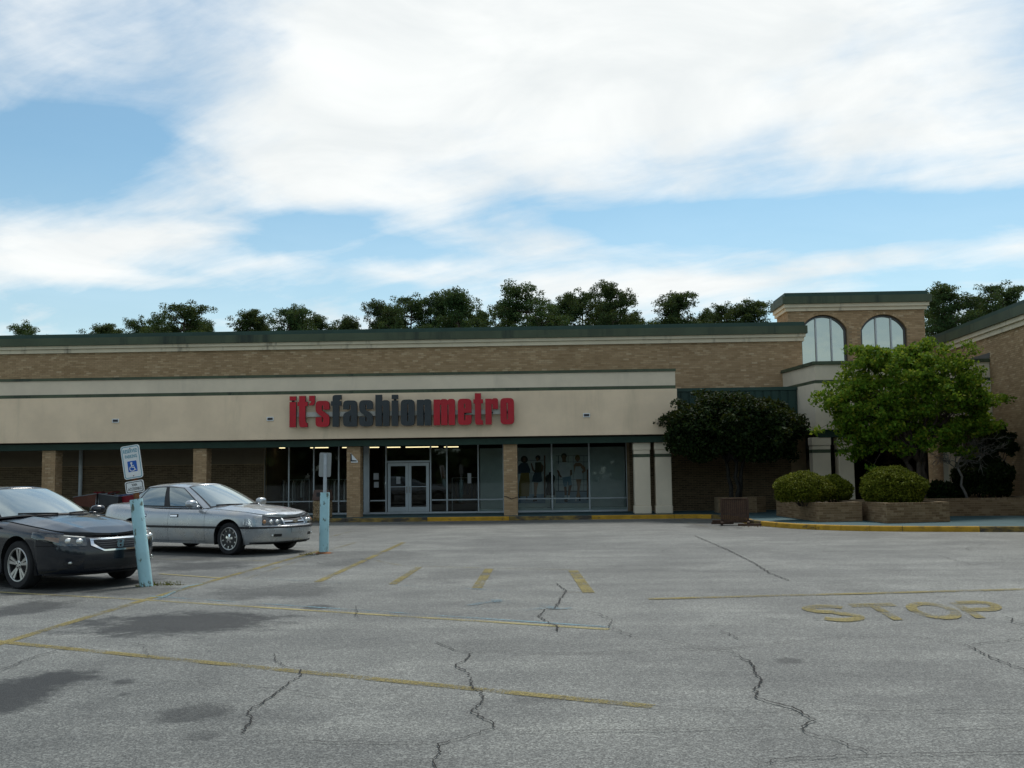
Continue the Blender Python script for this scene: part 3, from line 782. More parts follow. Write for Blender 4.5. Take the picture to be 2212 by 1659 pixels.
# pale display walls standing behind the poster windows
for a, b_ in ((1527, 1604), (1650, 1998)):
    MB().box(SX(a), SX(b_), YG + .75, YG + .80, KZ + .02, 2.72).build('display_wall', 'display_wall', store)
MB().box(SX(1527), SX(1998), YG + .10, YG + .745, KZ + .012, KZ + .16).build('display_floor', 'display_wall', store)
LAMPS = ['short tube behind the leftmost shop pane', 'second short tube behind the leftmost shop pane', 'long tube behind the third shop pane', 'tube end showing just left of the brick pier', 'tube above the sidelight with the two notices', 'tube above the left glass door', 'longest tube, above the right glass door', 'tube behind the wide pane right of the doors']
for (u0, u1, zz_, yy), lamp_lb in zip([(578, 592, 2.985, 1.6), (603, 614, 2.985, 1.6), (670, 708, 3.0, 2.4), (739, 748, 3.0, 2.4), (791, 818, 3.0, 2.0), (832, 864, 3.0, 2.0), (876, 946, 3.0, 2.8), (959, 990, 3.0, 2.0)], LAMPS):
    Yl = YG + yy
    a, b_ = yp(u0, 968.5 - u0 * .006 + 3, Yl), yp(u1, 966, Yl)
    fo = tag(MB().bbox(a[0], b_[0], Yl, Yl + .16, a[2] - .012, a[2] + .022, .008).build('ceiling_lamp', 'tube_light'),
             'warm lit fluorescent ' + lamp_lb, 'lamp', 'fluorescent tubes on the store ceiling')

# ================================================================== entrance tower with canopy
YT = YW + 1.5
tw = thing('entrance_tower', 'square tan brick entrance tower with two arched mirror windows and green roof edge', 'building', (13, YT, 0))
TX0, TX1, TD = 9.98, 15.86, 2.0
zt_top = 8.98
def zt(v, u=1850): return yp(u, v, YT)[2]
ZC0 = yp(1850, 656 + 19, YT)[2]
# arched window outlines on the tower front
AR = []
for ua, ub, vt in ((1735, 1833, 680), (1866, 1963, 679)):
    xa, xb = yp(ua - 3, 800, YT)[0], yp(ub, 800, YT)[0]
    zap = yp((ua + ub) / 2, vt, YT)[2]
    xc, hw = (xa + xb) / 2, (xb - xa) / 2
    rise = .62
    rr = (hw * hw + rise * rise) / (2 * rise)
    AR.append((xc, hw, zap - rise, zap, rr))
ZSILL = 5.2
def in_arch(x, z, e=0.0):
    for xc, hw, zs, za, rr in AR:
        if abs(x - xc) < hw + e and ZSILL < z:
            if z < zs or (z - (za - rr)) ** 2 + (x - xc) ** 2 < (rr + e) ** 2: return True
    return False
def arch_poly(a, inset=0.0, n=16):
    xc, hw, zs, za, rr = a; hw -= inset; r2 = rr - inset; cz_ = za - rr
    t0 = math.asin(min(1, hw / r2))
    return [(xc - hw, ZSILL + inset)] + [(xc + r2 * math.sin(-t0 + 2 * t0 * i / n), cz_ + r2 * math.cos(-t0 + 2 * t0 * i / n)) for i in range(n + 1)] + [(xc + hw, ZSILL + inset)]
# front wall as columns of quads round the openings, set back mortar skin
wv = MB()
xs_ = sorted(set([TX0 + .15, TX1 - .15] + [x for a in AR for x, _ in arch_poly(a)]))
ztw = 8.22
def arch_top(x):
    for xc, hw, zs, za, rr in AR:
        if abs(x - xc) < hw - 1e-4: return za - rr + math.sqrt(max(0, rr * rr - (x - xc) ** 2))
    return None
for xa, xb in zip(xs_[:-1], xs_[1:]):
    if xb - xa < 1e-5: continue
    ta, tb, tm = arch_top(xa), arch_top(xb), arch_top((xa + xb) / 2)
    if tm is None: wv.box(xa, xb, YT, YT + .3, KZ + 3, ztw)
    else:
        ta = ta or min(a[2] for a in AR); tb = tb or min(a[2] for a in AR)
        wv.add([(xa, YT, ta), (xb, YT, tb), (xb, YT, ztw), (xa, YT, ztw), (xa, YT + .3, ta), (xb, YT + .3, tb), (xb, YT + .3, ztw), (xa, YT + .3, ztw)],
               [(0, 1, 2, 3), (4, 7, 6, 5), (0, 4, 5, 1), (3, 2, 6, 7)])
        wv.box(xa, xb, YT, YT + .3, KZ + 3, ZSILL)
wv.box(TX0 + .15, TX0 + .45, YT + .3, YT + TD, KZ, ztw); wv.box(TX1 - .45, TX1 - .15, YT + .3, YT + TD, KZ, ztw); wv.box(TX0 + .45, TX1 - .45, YT + TD - .3, YT + TD, KZ, ztw)
wv.build('wall', 'mortar', tw)
brickwork(tw, (TX0 + .14, YT), (1, 0), TX1 - TX0 - .28, 5.5, ztw, skip=lambda m_, z: in_arch(TX0 + .14 + m_, z, .10), max_parts=150)
brickwork(tw, (TX0 + .15, YT + TD), (0, -1), TD, 6.6, ztw)
# arch rings of brick on edge
for a in AR:
    xc, hw, zs, za, rr = a; t0 = math.asin(hw / rr); n = 26
    for i in range(n):
        an = -t0 + 2 * t0 * (i + .5) / n
        o = put('arch_brick', brick_mesh(1.0, 'brick'), tw, (xc + (rr + .055) * math.sin(an) - 13, YT - YT, za - rr + (rr + .055) * math.cos(an)))
        o.rotation_euler = (0, an, 0); o.scale = (2 * t0 * rr / n - .008, .016, .10)
for a in AR:
    P = arch_poly(a, .02)
    wn = MB(); n = len(P)
    Q = arch_poly(a, .09)
    y0 = YT + .14
    for i in range(n - 1):
        wn.add([(P[i][0], y0, P[i][1]), (P[i + 1][0], y0, P[i + 1][1]), (Q[i + 1][0], y0, Q[i + 1][1]), (Q[i][0], y0, Q[i][1]),
                (P[i][0], y0 + .1, P[i][1]), (P[i + 1][0], y0 + .1, P[i + 1][1]), (Q[i + 1][0], y0 + .1, Q[i + 1][1]), (Q[i][0], y0 + .1, Q[i][1])], [(3, 2, 1, 0), (3, 7, 6, 2)])
    wn = wn.build('arched_window', 'alu_dark', tw)
    xc, hw, zs, za, rr = a
    cuts = [xc - hw + .10, xc - hw * .30, xc + hw * .36, xc + hw - .10]
    for k in range(3):
        xa, xb = cuts[k] + (.03 if k else 0), cuts[k + 1] - (.03 if k < 2 else 0)
        top = [(xa + (xb - xa) * i / 6) for i in range(7)]
        pts = [(xa, y0 + .05, ZSILL + .1)] + [(x_, y0 + .05, za - rr + math.sqrt(max(0, (rr - .07) ** 2 - (x_ - xc) ** 2))) for x_ in top] + [(xb, y0 + .05, ZSILL + .1)]
        b = MB(); b.add(pts, [tuple(range(len(pts)))[::-1]]); b.build('pane', 'tower_glass', wn)
    for k in (1, 2):
        x_ = cuts[k]
        MB().box(x_ - .028, x_ + .028, y0 - .02, y0 + .08, ZSILL + .1, za - rr + math.sqrt((rr - .08) ** 2 - (x_ - xc) ** 2)).build('mullion', 'alu', wn)
zz2 = [8.225, 8.37, 8.52, 8.82, 8.985]
for nm, mt, out, z0, z1 in (('cornice_moulding', 'cream_trim', .10, zz2[0], zz2[1] - .005), ('cornice_moulding', 'cream_trim', .17, zz2[1], zz2[2] - .003), ('roof_fascia', 'green_trim', .26, zz2[2], zz2[3]), ('roof_edge', 'green_roof', .14, zz2[3] + .002, zz2[4])):
    MB().box(TX0 + .15 - out, TX1 - .15 + out, YT - out, YT + TD + .05, z0, z1).build(nm, mt, tw)
# canopy: chamfered piece, then straight across to the wing
WD = np.array([math.sin(R(2.59)), math.cos(R(2.59))]); W0 = np.array([16.24, 38.1])
def wingx(y): return W0[0] + (y - W0[1]) * WD[0] / WD[1]
C0, C1, C2 = (9.43, YW - .012), (9.86, 38.1), (wingx(38.1) - .02, 38.1)
def canopy_ring(out, z0, z1, nm, mt, t_=.3):
    o0, o1, o2 = (C0[0] - out, C0[1]), (C1[0] - out, C1[1] - out), (C2[0], C2[1] - out)
    i0, i1, i2 = (C0[0] + t_, C0[1]), (C1[0] + t_, C1[1] + t_), (C2[0], C2[1] + t_)
    MB().prism([o0, o1, i1, i0], z0, z1).build(nm, mt, tw)
    MB().prism([(o1[0] + .0005, o1[1]), o2, i2, (i1[0] + .0005, i1[1])], z0, z1).build(nm, mt, tw)
canopy_ring(0, 3.14, 4.83, 'canopy_fascia', 'stucco_grey')
canopy_ring(-.04, 4.833, 4.955, 'canopy_band', 'green_trim', .26)
canopy_ring(-.05, 4.958, 5.52, 'upper_canopy_fascia', 'stucco_grey', .25)
canopy_ring(.02, 5.523, 5.64, 'canopy_cap', 'green_trim')
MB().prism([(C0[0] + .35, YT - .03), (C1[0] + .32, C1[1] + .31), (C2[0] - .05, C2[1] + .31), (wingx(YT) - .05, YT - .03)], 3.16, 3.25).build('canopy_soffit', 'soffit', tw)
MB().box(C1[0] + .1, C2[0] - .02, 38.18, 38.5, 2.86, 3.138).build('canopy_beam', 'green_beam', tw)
for ua, ub in ((1757, 1799), (1813, 1849)):
    stucco_column(tw, yp(ua, 1050, 38.2)[0], yp(ub, 1050, 38.2)[0], 38.2, .55, 2.857)
xa = yp(2050, 1050, 38.2)[0]
stucco_column(tw, xa, xa + .6, 38.2, .55, 2.857)
# dark glazed entrance under the canopy
en = MB().box(10.3, 15.6, YT + .05, YT + .12, 2.55, 3.139).box(10.3, 10.45, YT + .05, YT + .12, KZ, 2.549).box(15.45, 15.6, YT + .05, YT + .12, KZ, 2.549).build('entrance_frame', 'alu_dark', tw)
for i in range(4):
    xa = 10.45 + i * 1.25
    MB().add([(xa + .03, YT + .08, KZ + .02), (xa + 1.22, YT + .08, KZ + .02), (xa + 1.22, YT + .08, 2.545), (xa + .03, YT + .08, 2.545)], [(0, 1, 2, 3)]).build('pane', 'shop_glass', en)
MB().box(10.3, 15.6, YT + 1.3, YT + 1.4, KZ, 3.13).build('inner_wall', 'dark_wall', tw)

# ================================================================== side wing on the right
wing = thing('side_wing', 'tan brick wing wall running toward the viewer at the right edge', 'building', (17, 33, 0))
ZW = None
def wing_pt(u, v):
    """where a pixel meets the wing's face"""
    d = ray(u, v); nx, ny = WD[1], -WD[0]
    k = (nx * (W0[0] - CAM[0]) + ny * (W0[1] - CAM[1])) / (nx * d[0] + ny * d[1])
    return CAM + d * k
S = .6777
zlip = wing_pt(3263.6 * S, 976.2 * S)[2]; zcb = wing_pt(3263.6 * S, 1038.6 * S)[2]
ys, ye = 20.0, 46.0
def slab(out, z0, z1, nm, mt, th=.35, ysn=ys):
    n2 = np.array([-WD[1], WD[0]])
    a = np.array([wingx(ysn), ysn]) + n2 * out; b_ = np.array([wingx(ye), ye]) + n2 * out
    return MB().prism([tuple(b_), tuple(a), tuple(a - n2 * (th + out)), tuple(b_ - n2 * (th + out))], z0, z1).build(nm, mt, wing)
slab(0, KZ, zcb, 'wall', 'mortar')
a0 = np.array([wingx(ye), ye])
brickwork(wing, tuple(a0), tuple(-WD), 13.5 / WD[1], KZ + .02, zcb, max_parts=290)
hgt = zlip - zcb
slab(.09, zcb + .002, zcb + hgt * .26, 'cornice_moulding', 'cream_trim')
slab(.17, zcb + hgt * .27, zcb + hgt * .50, 'cornice_moulding', 'cream_trim')
slab(.26, zcb + hgt * .505, zlip, 'roof_fascia', 'green_trim')
slab(.14, zlip + .002, zlip + .17, 'roof_edge', 'green_roof')
slab(.02, 5.66, 5.86, 'wall_flashing', 'alu_dark', .02, 38.1)
print('ZLIP', zlip, zcb)

# ================================================================== flat shapes and lettering
from mathutils.geometry import tessellate_polygon
def fillet(pts, n=4):
    """polygon points (x, y[, radius]) -> outline with rounded corners"""
    out = []; k = len(pts)
    for i, p in enumerate(pts):
        r = p[2] if len(p) > 2 else 0
        P = np.array(p[:2], float)
        if r <= 0: out.append(tuple(P)); continue
        A_ = np.array(pts[i - 1][:2], float) - P; B_ = np.array(pts[(i + 1) % k][:2], float) - P
        la, lb = np.linalg.norm(A_), np.linalg.norm(B_); A_ /= la; B_ /= lb
        d = min(r, la * .49, lb * .49)
        a, b_ = P + A_ * d, P + B_ * d
        for j in range(n + 1):
            s = j / n
            out.append(tuple(a * (1 - s) ** 2 + P * 2 * s * (1 - s) + b_ * s * s))
    return out
def plate(mb, loops, to3, d0, d1):
    """extrude a polygon with holes; to3(x, y, depth) gives the 3D point"""
    tri = tessellate_polygon([[Vector((x, y, 0)) for x, y in lp] for lp in loops])
    flat = [p for lp in loops for p in lp]; n = len(flat)
    vs = [to3(x, y, d0) for x, y in flat] + [to3(x, y, d1) for x, y in flat]
    fs = [tuple(t_) for t_ in tri] + [tuple(i + n for i in t_)[::-1] for t_ in tri]
    o = 0
    for lp in loops:
        k = len(lp)
        for i in range(k): fs.append((o + i, o + (i + 1) % k, n + o + (i + 1) % k, n + o + i))
        o += k
    mb.add(vs, fs)
    return len(tri)
def fixn(o):
    bm = bmesh.new(); bm.from_mesh(o.data); bmesh.ops.recalc_face_normals(bm, faces=bm.faces[:]); bm.to_mesh(o.data); bm.free()
    return o
RR = lambda w_, h_, r_, x=0, y=0: fillet([(x, y, r_), (x + w_, y, r_), (x + w_, y + h_, r_), (x, y + h_, r_)])
GL = {   # outlines in units of the x-height
 'i': (.245, [[[(0, 0), (.245, 0), (.245, .97), (0, .97)]], [[(0, 1.03), (.245, 1.03), (.245, 1.19), (0, 1.19)]]]),
 't': (.38, [[[(.06, .13, .1), (.09, 0, .06), (.38, 0), (.38, .16), (.32, .17, .03), (.30, .24, .03), (.30, .81), (.38, .81), (.38, .97), (.30, .97), (.30, 1.2), (.06, 1.2), (.06, .97), (0, .97), (0, .81), (.06, .81)]]]),
 "'": (.21, [[[(0, 1.0), (0, 1.2), (.21, 1.2), (.21, .93, .1), (.16, .83, .06), (0, .83), (0, .91), (.07, .93, .03), (.08, .99, .02)]]]),
 's': (.52, [[[(0, 1, .16), (.52, 1, .16), (.52, .66), (.285, .66), (.285, .82, .02), (.235, .82, .02), (.235, .635, .04), (.52, .44, .12), (.52, 0, .16), (0, 0, .16), (0, .37), (.235, .37), (.235, .19, .02), (.285, .19, .02), (.285, .345, .05), (0, .57, .12)]]]),
 'f': (.39, [[[(.06, 0), (.30, 0), (.30, .81), (.39, .81), (.39, .98), (.30, .98), (.31, 1.03, .03), (.39, 1.05), (.39, 1.22), (.06, 1.22, .16), (.06, .98), (0, .98), (0, .81), (.06, .81)]]]),
 'a': (.52, [[[(0, 1, .16), (.52, 1, .16), (.52, 0), (0, 0, .16), (0, .50, .12), (.285, .62, .08), (.285, .82, .02), (.235, .82, .02), (.235, .66), (0, .66)], [(.245, .19), (.29, .19), (.29, .42), (.245, .38)]]]),
 'h': (.52, [[[(0, 0), (.24, 0), (.24, .78), (.28, .78), (.28, 0), (.52, 0), (.52, .99, .16), (.30, .99, .05), (.245, .94), (.245, 1.2), (0, 1.2)]]]),
 'o': (.50, [[fillet([(0, 0, .16), (.5, 0, .16), (.5, 1, .16), (0, 1, .16)]), fillet([(.23, .18, .02), (.27, .18, .02), (.27, .82, .02), (.23, .82, .02)])]]),
 'n': (.52, [[[(0, 0), (.24, 0), (.24, .78), (.28, .78), (.28, 0), (.52, 0), (.52, 1, .16), (.30, 1, .05), (.24, .95), (.24, .985), (0, .985)]]]),
 'm': (.78, [[[(0, 0), (.235, 0), (.235, .78), (.275, .78), (.275, 0), (.505, 0), (.505, .78), (.545, .78), (.545, 0), (.78, 0), (.78, 1, .16), (.57, 1, .06), (.51, .95), (.46, 1, .06), (.30, 1, .05), (.24, .95), (.24, .985), (0, .985)]]]),
 'e': (.50, [[[(0, 0, .16), (.5, 0, .16), (.5, .37), (.275, .37), (.275, .18, .02), (.23, .18, .02), (.23, .46), (.5, .46), (.5, 1, .16), (0, 1, .16)], [(.23, .64), (.27, .64), (.27, .81), (.23, .81)]]]),
 'r': (.48, [[[(0, 0), (.235, 0), (.235, .78), (.275, .78), (.275, .59), (.48, .59), (.48, 1, .16), (.30, 1, .05), (.24, .95), (.24, .985), (0, .985)]]])}
YS = 38.33
sx0 = yp(921 * S, 900, YS)[0]; sx1 = yp(1639 * S, 900, YS)[0]
zb = yp(922 * S, 1362.5 * S, YS - .25)[2]; xh = yp(950 * S, 1279 * S, YS - .25)[2] - zb
sign = thing('store_sign', 'red and dark grey channel-letter sign on the cream fascia of the store', 'sign', ((sx0 + sx1) / 2, YS, zb))
a, b_ = yp(945 * S, 1311 * S, YS - .15), yp(1620 * S, 1327 * S, YS - .15)
MB().box(a[0], b_[0], YS - .16, YS - .002, zb + xh * .40, zb + xh * .58).build('raceway', 'raceway', sign)
ex = [(880 + p / 5.53, 880 + q / 5.53) for p, q in ((235, 350), (375, 555), (580, 682), (695, 940), (966, 1150), (1180, 1425), (1465, 1705), (1750, 1995), (2038, 2150))] + \
     [(1260 + p / 5.267, 1260 + q / 5.267) for p, q in ((92, 322), (362, 602), (643, 1003), (1050, 1280), (1312, 1475), (1513, 1727), (1765, 1995))]
for i, (ch, (ea, eb)) in enumerate(zip("it'sfashionmetro", ex)):
    wd, polys = GL[ch]
    xa, xb = yp(ea * S, 900, YS - .3)[0], yp(eb * S, 900, YS - .3)[0]
    k = (xb - xa) / wd
    face = 'grey_sign' if 4 <= i <= 10 else 'red_sign'
    mb = MB()
    for loops in polys:
        loops = [fillet(lp) if len(lp) < 20 else lp for lp in loops]
        n0 = len(mb.f)
        nt = plate(mb, loops, lambda x, y, d: (xa + x * k, YS - .30 + d, zb + y * xh), 0.0, .135)
        for j in range(len(mb.f) - n0): mb.mi[n0 + j] = 0 if j < nt else 1
    if ch != "'": mb.add([(xa + .4 * (xb - xa), YS - .166, zb + .42 * xh), (xa + .6 * (xb - xa), YS - .166, zb + .42 * xh), (xa + .6 * (xb - xa), YS - .166, zb + .5 * xh), (xa + .4 * (xb - xa), YS - .166, zb + .5 * xh)], [(0, 1, 2, 3)]) and None
    if ch != "'": mb.mi[-1] = 1
    fixn(mb.build('sign_letter', [face, 'sign_return'], sign))
    if ch == 'i': MB().box((xa + xb) / 2 - .05, (xa + xb) / 2 + .05, YS - .25, YS - .20, zb + .9 * xh, zb + 1.1 * xh).build('letter_bracket', 'sign_return', sign)

# ---- text from the built-in font, made in one go
TXT = []
def text(s, width, height, mat, parent, mtx): TXT.append((s, width, height, mat, parent, mtx))
def make_texts():
    tmp = []
    for s, *_ in TXT:
        cu = bpy.data.curves.new('lettering', 'FONT'); cu.body = s; cu.extrude = 0.0; cu.resolution_u = 3; cu.offset = 0.022; cu.space_character = 1.06
        o = bpy.data.objects.new('lettering', cu); COL.objects.link(o); tmp.append(o)
    dg = bpy.context.evaluated_depsgraph_get(); dg.update()
    for o, (s, w_, h_, mt, par, mtx) in zip(tmp, TXT):
        me = bpy.data.meshes.new_from_object(o.evaluated_get(dg))
        v = np.zeros(len(me.vertices) * 3); me.vertices.foreach_get('co', v); v = v.reshape(-1, 3)
        lo, hi = v.min(0), v.max(0)
        v[:, 0] = (v[:, 0] - (lo[0] + hi[0]) / 2) * w_ / (hi[0] - lo[0]); v[:, 1] = (v[:, 1] - (lo[1] + hi[1]) / 2) * h_ / (hi[1] - lo[1]); v[:, 2] = 0
        me.vertices.foreach_set('co', v.ravel()); me.materials.clear(); me.materials.append(MATS[mt]); me.update()
        q = put('lettering', me, par); q.matrix_local = mtx
        cu = o.data; bpy.data.objects.remove(o); bpy.data.curves.remove(cu)

# ================================================================== reserved-parking posts
def tilt_frame(lx, ly): return Matrix.Rotation(ly, 4, 'Y') @ Matrix.Rotation(lx, 4, 'X')
def tr_mb(mb, M): mb.v = [tuple(M @ Vector(v)) for v in mb.v]; return mb
XUP = Matrix.Rotation(R(90), 4, 'X')       # text plane stands up, facing -Y
p = gp(316, 1266)
post = thing('sign_post', 'leaning pale blue steel pipe carrying the reserved parking sign beside the black car', 'sign post', (p[0], p[1], 0), R(4))
M = tilt_frame(R(0), R(-7.6))
ph = 1.385
pb = MB(); pb.lathe([(0.0, -.12), (.101, -.12), (.101, .05), (.100, ph - .01), (.096, ph), (.088, ph), (.088, ph - .08), (0, ph - .08)], (0, 0, 0), n=28)
autosmooth(tr_mb(pb, M).build('pipe_sleeve', 'post_blue', post, local=True))
ch = MB(); ch.box(-.025, .025, .012, .03, ph - .3, 2.2).box(-.045, -.025, .026, .032, ph - .3, 2.2).box(.025, .045, .026, .032, ph - .3, 2.2)
tr_mb(ch, M).build('sign_channel', 'rust', post, local=True)
for nm, zc, w_, h_, ink, r_ in (('parking_sign', 1.985, .30, .535, 'teal_ink', .045), ('van_sign', 1.585, .295, .195, 'black_ink', .035)):
    M2 = M @ Matrix.Translation((0.0, 0, zc)) @ Matrix.Rotation(R(-1.2), 4, 'Y')
    mb = MB(); plate(mb, [RR(w_, h_, r_, -w_ / 2, -h_ / 2)], lambda x, y, d: (x, d, y), -.004, 0.004)
    pl = fixn(tr_mb(mb, M2).build(nm, 'white_sign', post, local=True))
    e = .014; t_ = .010
    mb = MB(); plate(mb, [RR(w_ - 2 * e, h_ - 2 * e, r_ * .8, -w_ / 2 + e, -h_ / 2 + e), RR(w_ - 2 * e - 2 * t_, h_ - 2 * e - 2 * t_, r_ * .65, -w_ / 2 + e + t_, -h_ / 2 + e + t_)], lambda x, y, d: (x, d, y), -.0060, -.0042)
    fixn(tr_mb(mb, M2).build('border', ink, pl, local=True))
    T_ = lambda x, z: M2 @ Matrix.Translation((x, -.0062, z)) @ XUP
    for zz_ in (h_ / 2 - .045, -h_ / 2 + .045) if nm == 'parking_sign' else (-h_ / 2 + .02,):
        mb = MB(); mb.lathe([(0, -.012), (.007, -.012), (.009, -.005)], (0, 0, 0), 'Y', 10); mb.v = [(v[0], v[1], v[2] + zz_) for v in mb.v]
        tr_mb(mb, M2).build('bolt', 'rust', pl, local=True)
    if nm == 'parking_sign':
        text('RESERVED', .225, .058, ink, pl, T_(0, .178)); text('PARKING', .19, .055, ink, pl, T_(0, .092))
        mb = MB(); plate(mb, [RR(.145, .172, .012, -.07, -.155)], lambda x, y, d: (x, d, y), -.0062, -.0045)
        bl = fixn(tr_mb(mb, M2).build('blue_panel', 'blue_ink', pl, local=True))
        mb = MB(); k = 0
        for pl_, wd in ((arc(-.012, .004, .010, .010, 0, 360, 14), .016), ([(-.014, -.008), (-.010, -.062), (.030, -.064)], .016), ([(-.012, -.034), (.026, -.036)], .011),
                        ([(.022, -.062), (.040, -.108), (.055, -.104)], .013), (arc(-.008, -.085, .040, .038, 118, 338, 18), .012)):
            vs, fs = stroke(pl_, wd); mb.add([(v[0] + .003, -.0075 - .0002 * k, v[1] - .022) for v in vs], fs); k += 1
        tr_mb(mb, M2).build('wheelchair_symbol', 'white_sign', pl, local=True)
    else:
        text('VAN', .085, .044, ink, pl, T_(0, .034)); text('ACCESSIBLE', .215, .046, ink, pl, T_(0, -.030))

p = gp(699.5, 1195.5)
post2 = thing('sign_post', 'upright pale blue pipe with a blank grey sign back beside the silver car', 'sign post', (p[0], p[1], 0), R(-4))
M = tilt_frame(R(0), R(.9)); ph = 1.335
pb = MB(); pb.lathe([(0.0, -.12), (.104, -.12), (.104, .05), (.104, ph - .01), (.100, ph), (.092, ph), (.092, ph - .08), (0, ph - .08)], (0, 0, 0), n=28)
autosmooth(tr_mb(pb, M).build('pipe_sleeve', 'post_blue', post2, local=True))
ch = MB(); ch.box(-.022, .022, -.03, -.012, ph - .3, 2.19).box(-.04, -.022, -.012, -.004, ph - .3, 2.19).box(.022, .04, -.012, -.004, ph - .3, 2.19)
tr_mb(ch, M).build('sign_channel', 'galv', post2, local=True)
mb = MB(); plate(mb, [RR(.27, .535, .04, -.135, 0)], lambda x, y, d: (x, d, y), 0.0, .008)
fixn(tr_mb(mb, M @ Matrix.Translation((-.012, 0, 1.68)) @ Matrix.Rotation(R(1.2), 4, 'Y')).build('parking_sign', 'sign_back', post2, local=True))
mb = MB(); mb.lathe([(0, .045), (.10, .042), (.15, .02), (.19, .004)], (0, 0, 0), n=20); mb.v = [(v[0] * (1 + .2 * math.sin(3 * i)), v[1], v[2]) for i, v in enumerate(mb.v)]
mb.build('base_collar', 'rust', post2, smooth=True, local=True)

# ================================================================== rack on the asphalt by the kerb
p = gp(1588, 1134)
rk = thing('slatted_rack', 'rusty brown slatted metal rack standing on the asphalt by the yellow kerb', 'rack', (p[0], p[1], 0), R(-9))
hw, ht = .40, .84
for i in range(13):
    x = -hw + .03 + i * (2 * hw - .06) / 12
    MB().box(x - .029, x + .029, -.012, .012, .07, ht - .04).build('slat', 'rack_brown', rk, local=True)
MB().bbox(-hw - .02, hw + .02, -.04, .04, ht - .04, ht, .006).build('top_rail', 'rack_brown', rk, local=True)
MB().box(-hw, hw, -.02, .02, .10, .14).build('lower_rail', 'rack_brown', rk, local=True)
for x in (-hw, hw):
    MB().bbox(x - .035, x + .035, -.035, .035, .0, ht - .041, .005).build('post', 'rack_brown', rk, local=True)
for s in (-1, 1): MB().bbox(s * hw - .05 - .28, s * hw - .05 + .42, -.60 * s - .05 * 0 - .05, -.60 * s + .05, .0, .07, .006).build('skid', 'rack_brown', rk, local=True)
MB().bbox(-hw - .30, -hw + .30, .56, .64, .071, .13, .006).build('cross_bar', 'rack_brown', rk, local=True)
for s in (-1, 1): MB().bbox(s * hw - .04, s * hw + .04, -.62, .62, .0705 + .0, .115, .006).build('runner', 'rack_brown', rk, local=True)

# ================================================================== brick planters
PZ = .72
def planter(label, poly, solid_sides, loc):
    o = thing('brick_planter', label, 'planter', (loc[0], loc[1], KZ), group=None)
    n = len(poly); P = [np.array(q, float) for q in poly]
    cen = sum(P) / n
    inn_ = []
    for i in range(n):
        e1 = P[i] - P[i - 1]; e2 = P[(i + 1) % n] - P[i]
        n1 = np.array([-e1[1], e1[0]]) / np.linalg.norm(e1); n2 = np.array([-e2[1], e2[0]]) / np.linalg.norm(e2)
        bis = (n1 + n2); bis /= np.linalg.norm(bis)
        inn_.append(P[i] + bis * .2 / max(.3, bis @ n1))
    w_ = MB()
    for i in range(n):
        j = (i + 1) % n
        w_.prism([tuple(P[i]), tuple(P[j]), tuple(inn_[j]), tuple(inn_[i])], KZ + .001, PZ - .01)
    w_.build('wall_core', 'mortar', o)
    MB().prism([tuple(q) for q in inn_], KZ + .001, PZ - .10).build('soil', 'soil', o)
    for i in solid_sides:
        a_, c_ = P[i], P[(i + 1) % n]; L = np.linalg.norm(c_ - a_)
        brickwork(o, tuple(a_), tuple((c_ - a_) / L), L, KZ + .004, PZ, bl=.215, bh=.058, gap=.011, mat='brick_planter', max_parts=200, soldier=True, proud=.012)
    return o
# polygons counter-clockwise seen from above, outside faces on the right hand of each side
planter('long brick planter with the two-lobed clipped shrub, at the left of the pair', [(7.87, 36.0), (8.11, 31.36), (9.42, 31.5), (9.42, 36.0)], (0, 1), (8.7, 33.5))
planter('brick planter with the single domed shrub, nearest to the kerb', [(9.47, 34.2), (9.73, 30.23), (11.7, 30.73), (11.6, 34.2)], (0, 1, 2), (10.6, 32))
planter('long low brick planter wall holding the bright green tree, along the right wing', [(11.66, 34.3), (16.0, 33.95), (16.1, 37.6), (11.66, 37.6)], (0,), (13.8, 36))
planter('small shaded brick planter under the dark evergreen tree behind the rack', [(6.35, 38.75), (7.75, 38.75), (8.15, 39.1), (8.15, 39.7), (6.35, 39.7)], (0, 1, 2), (7.2, 39.2))

# ================================================================== litter bin
m, t = newmat('aggregate')
pos = t.node('ShaderNodeTexCoord').outputs['Object']
vc = t.node('ShaderNodeTexVoronoi', {'Vector': pos, 'Scale': 42.0})
sc_ = t.node('ShaderNodeSeparateColor', {0: vc.outputs['Color']}).outputs[0]
c = t.ramp(sc_, [(0, (.07, .045, .025)), (.4, (.20, .13, .06)), (.75, (.31, .22, .11)), (1, (.45, .37, .25))])
b = t.node('ShaderNodeBsdfPrincipled', {'Base Color': c, 'Roughness': .85})
t.l.new(t.node('ShaderNodeBump', {'Height': vc.outputs['Distance'], 'Strength': .6, 'Distance': .02, }).outputs[0], b.inputs['Normal'])
finish(t, b.outputs[0])
p = yp(697, 1110, 38.05)
bn = thing('litter_bin', 'square pebble-faced litter bin with brown hood beside the brick pier', 'bin', (p[0], 38.05, KZ))
MB().bbox(-.30, .30, -.30, .30, 0, .66, .03).build('body', 'aggregate', bn, local=True)
hd = MB(); hd.bbox(-.315, .315, -.315, .315, .662, .74, .01)
hd.add([(-.315, -.315, .741), (.315, -.315, .741), (.315, .315, .741), (-.315, .315, .741), (-.27, -.27, 1.04), (.27, -.27, 1.04), (.27, .27, 1.04), (-.27, .27, 1.04)], [(0, 1, 5, 4), (1, 2, 6, 5), (2, 3, 7, 6), (3, 0, 4, 7), (4, 5, 6, 7)])
hd = hd.build('hood', 'bin_top', bn, local=True)
MB().box(-.16, .16, -.312, -.30, .80, .95).build('flap', 'black_plastic', hd, local=True)

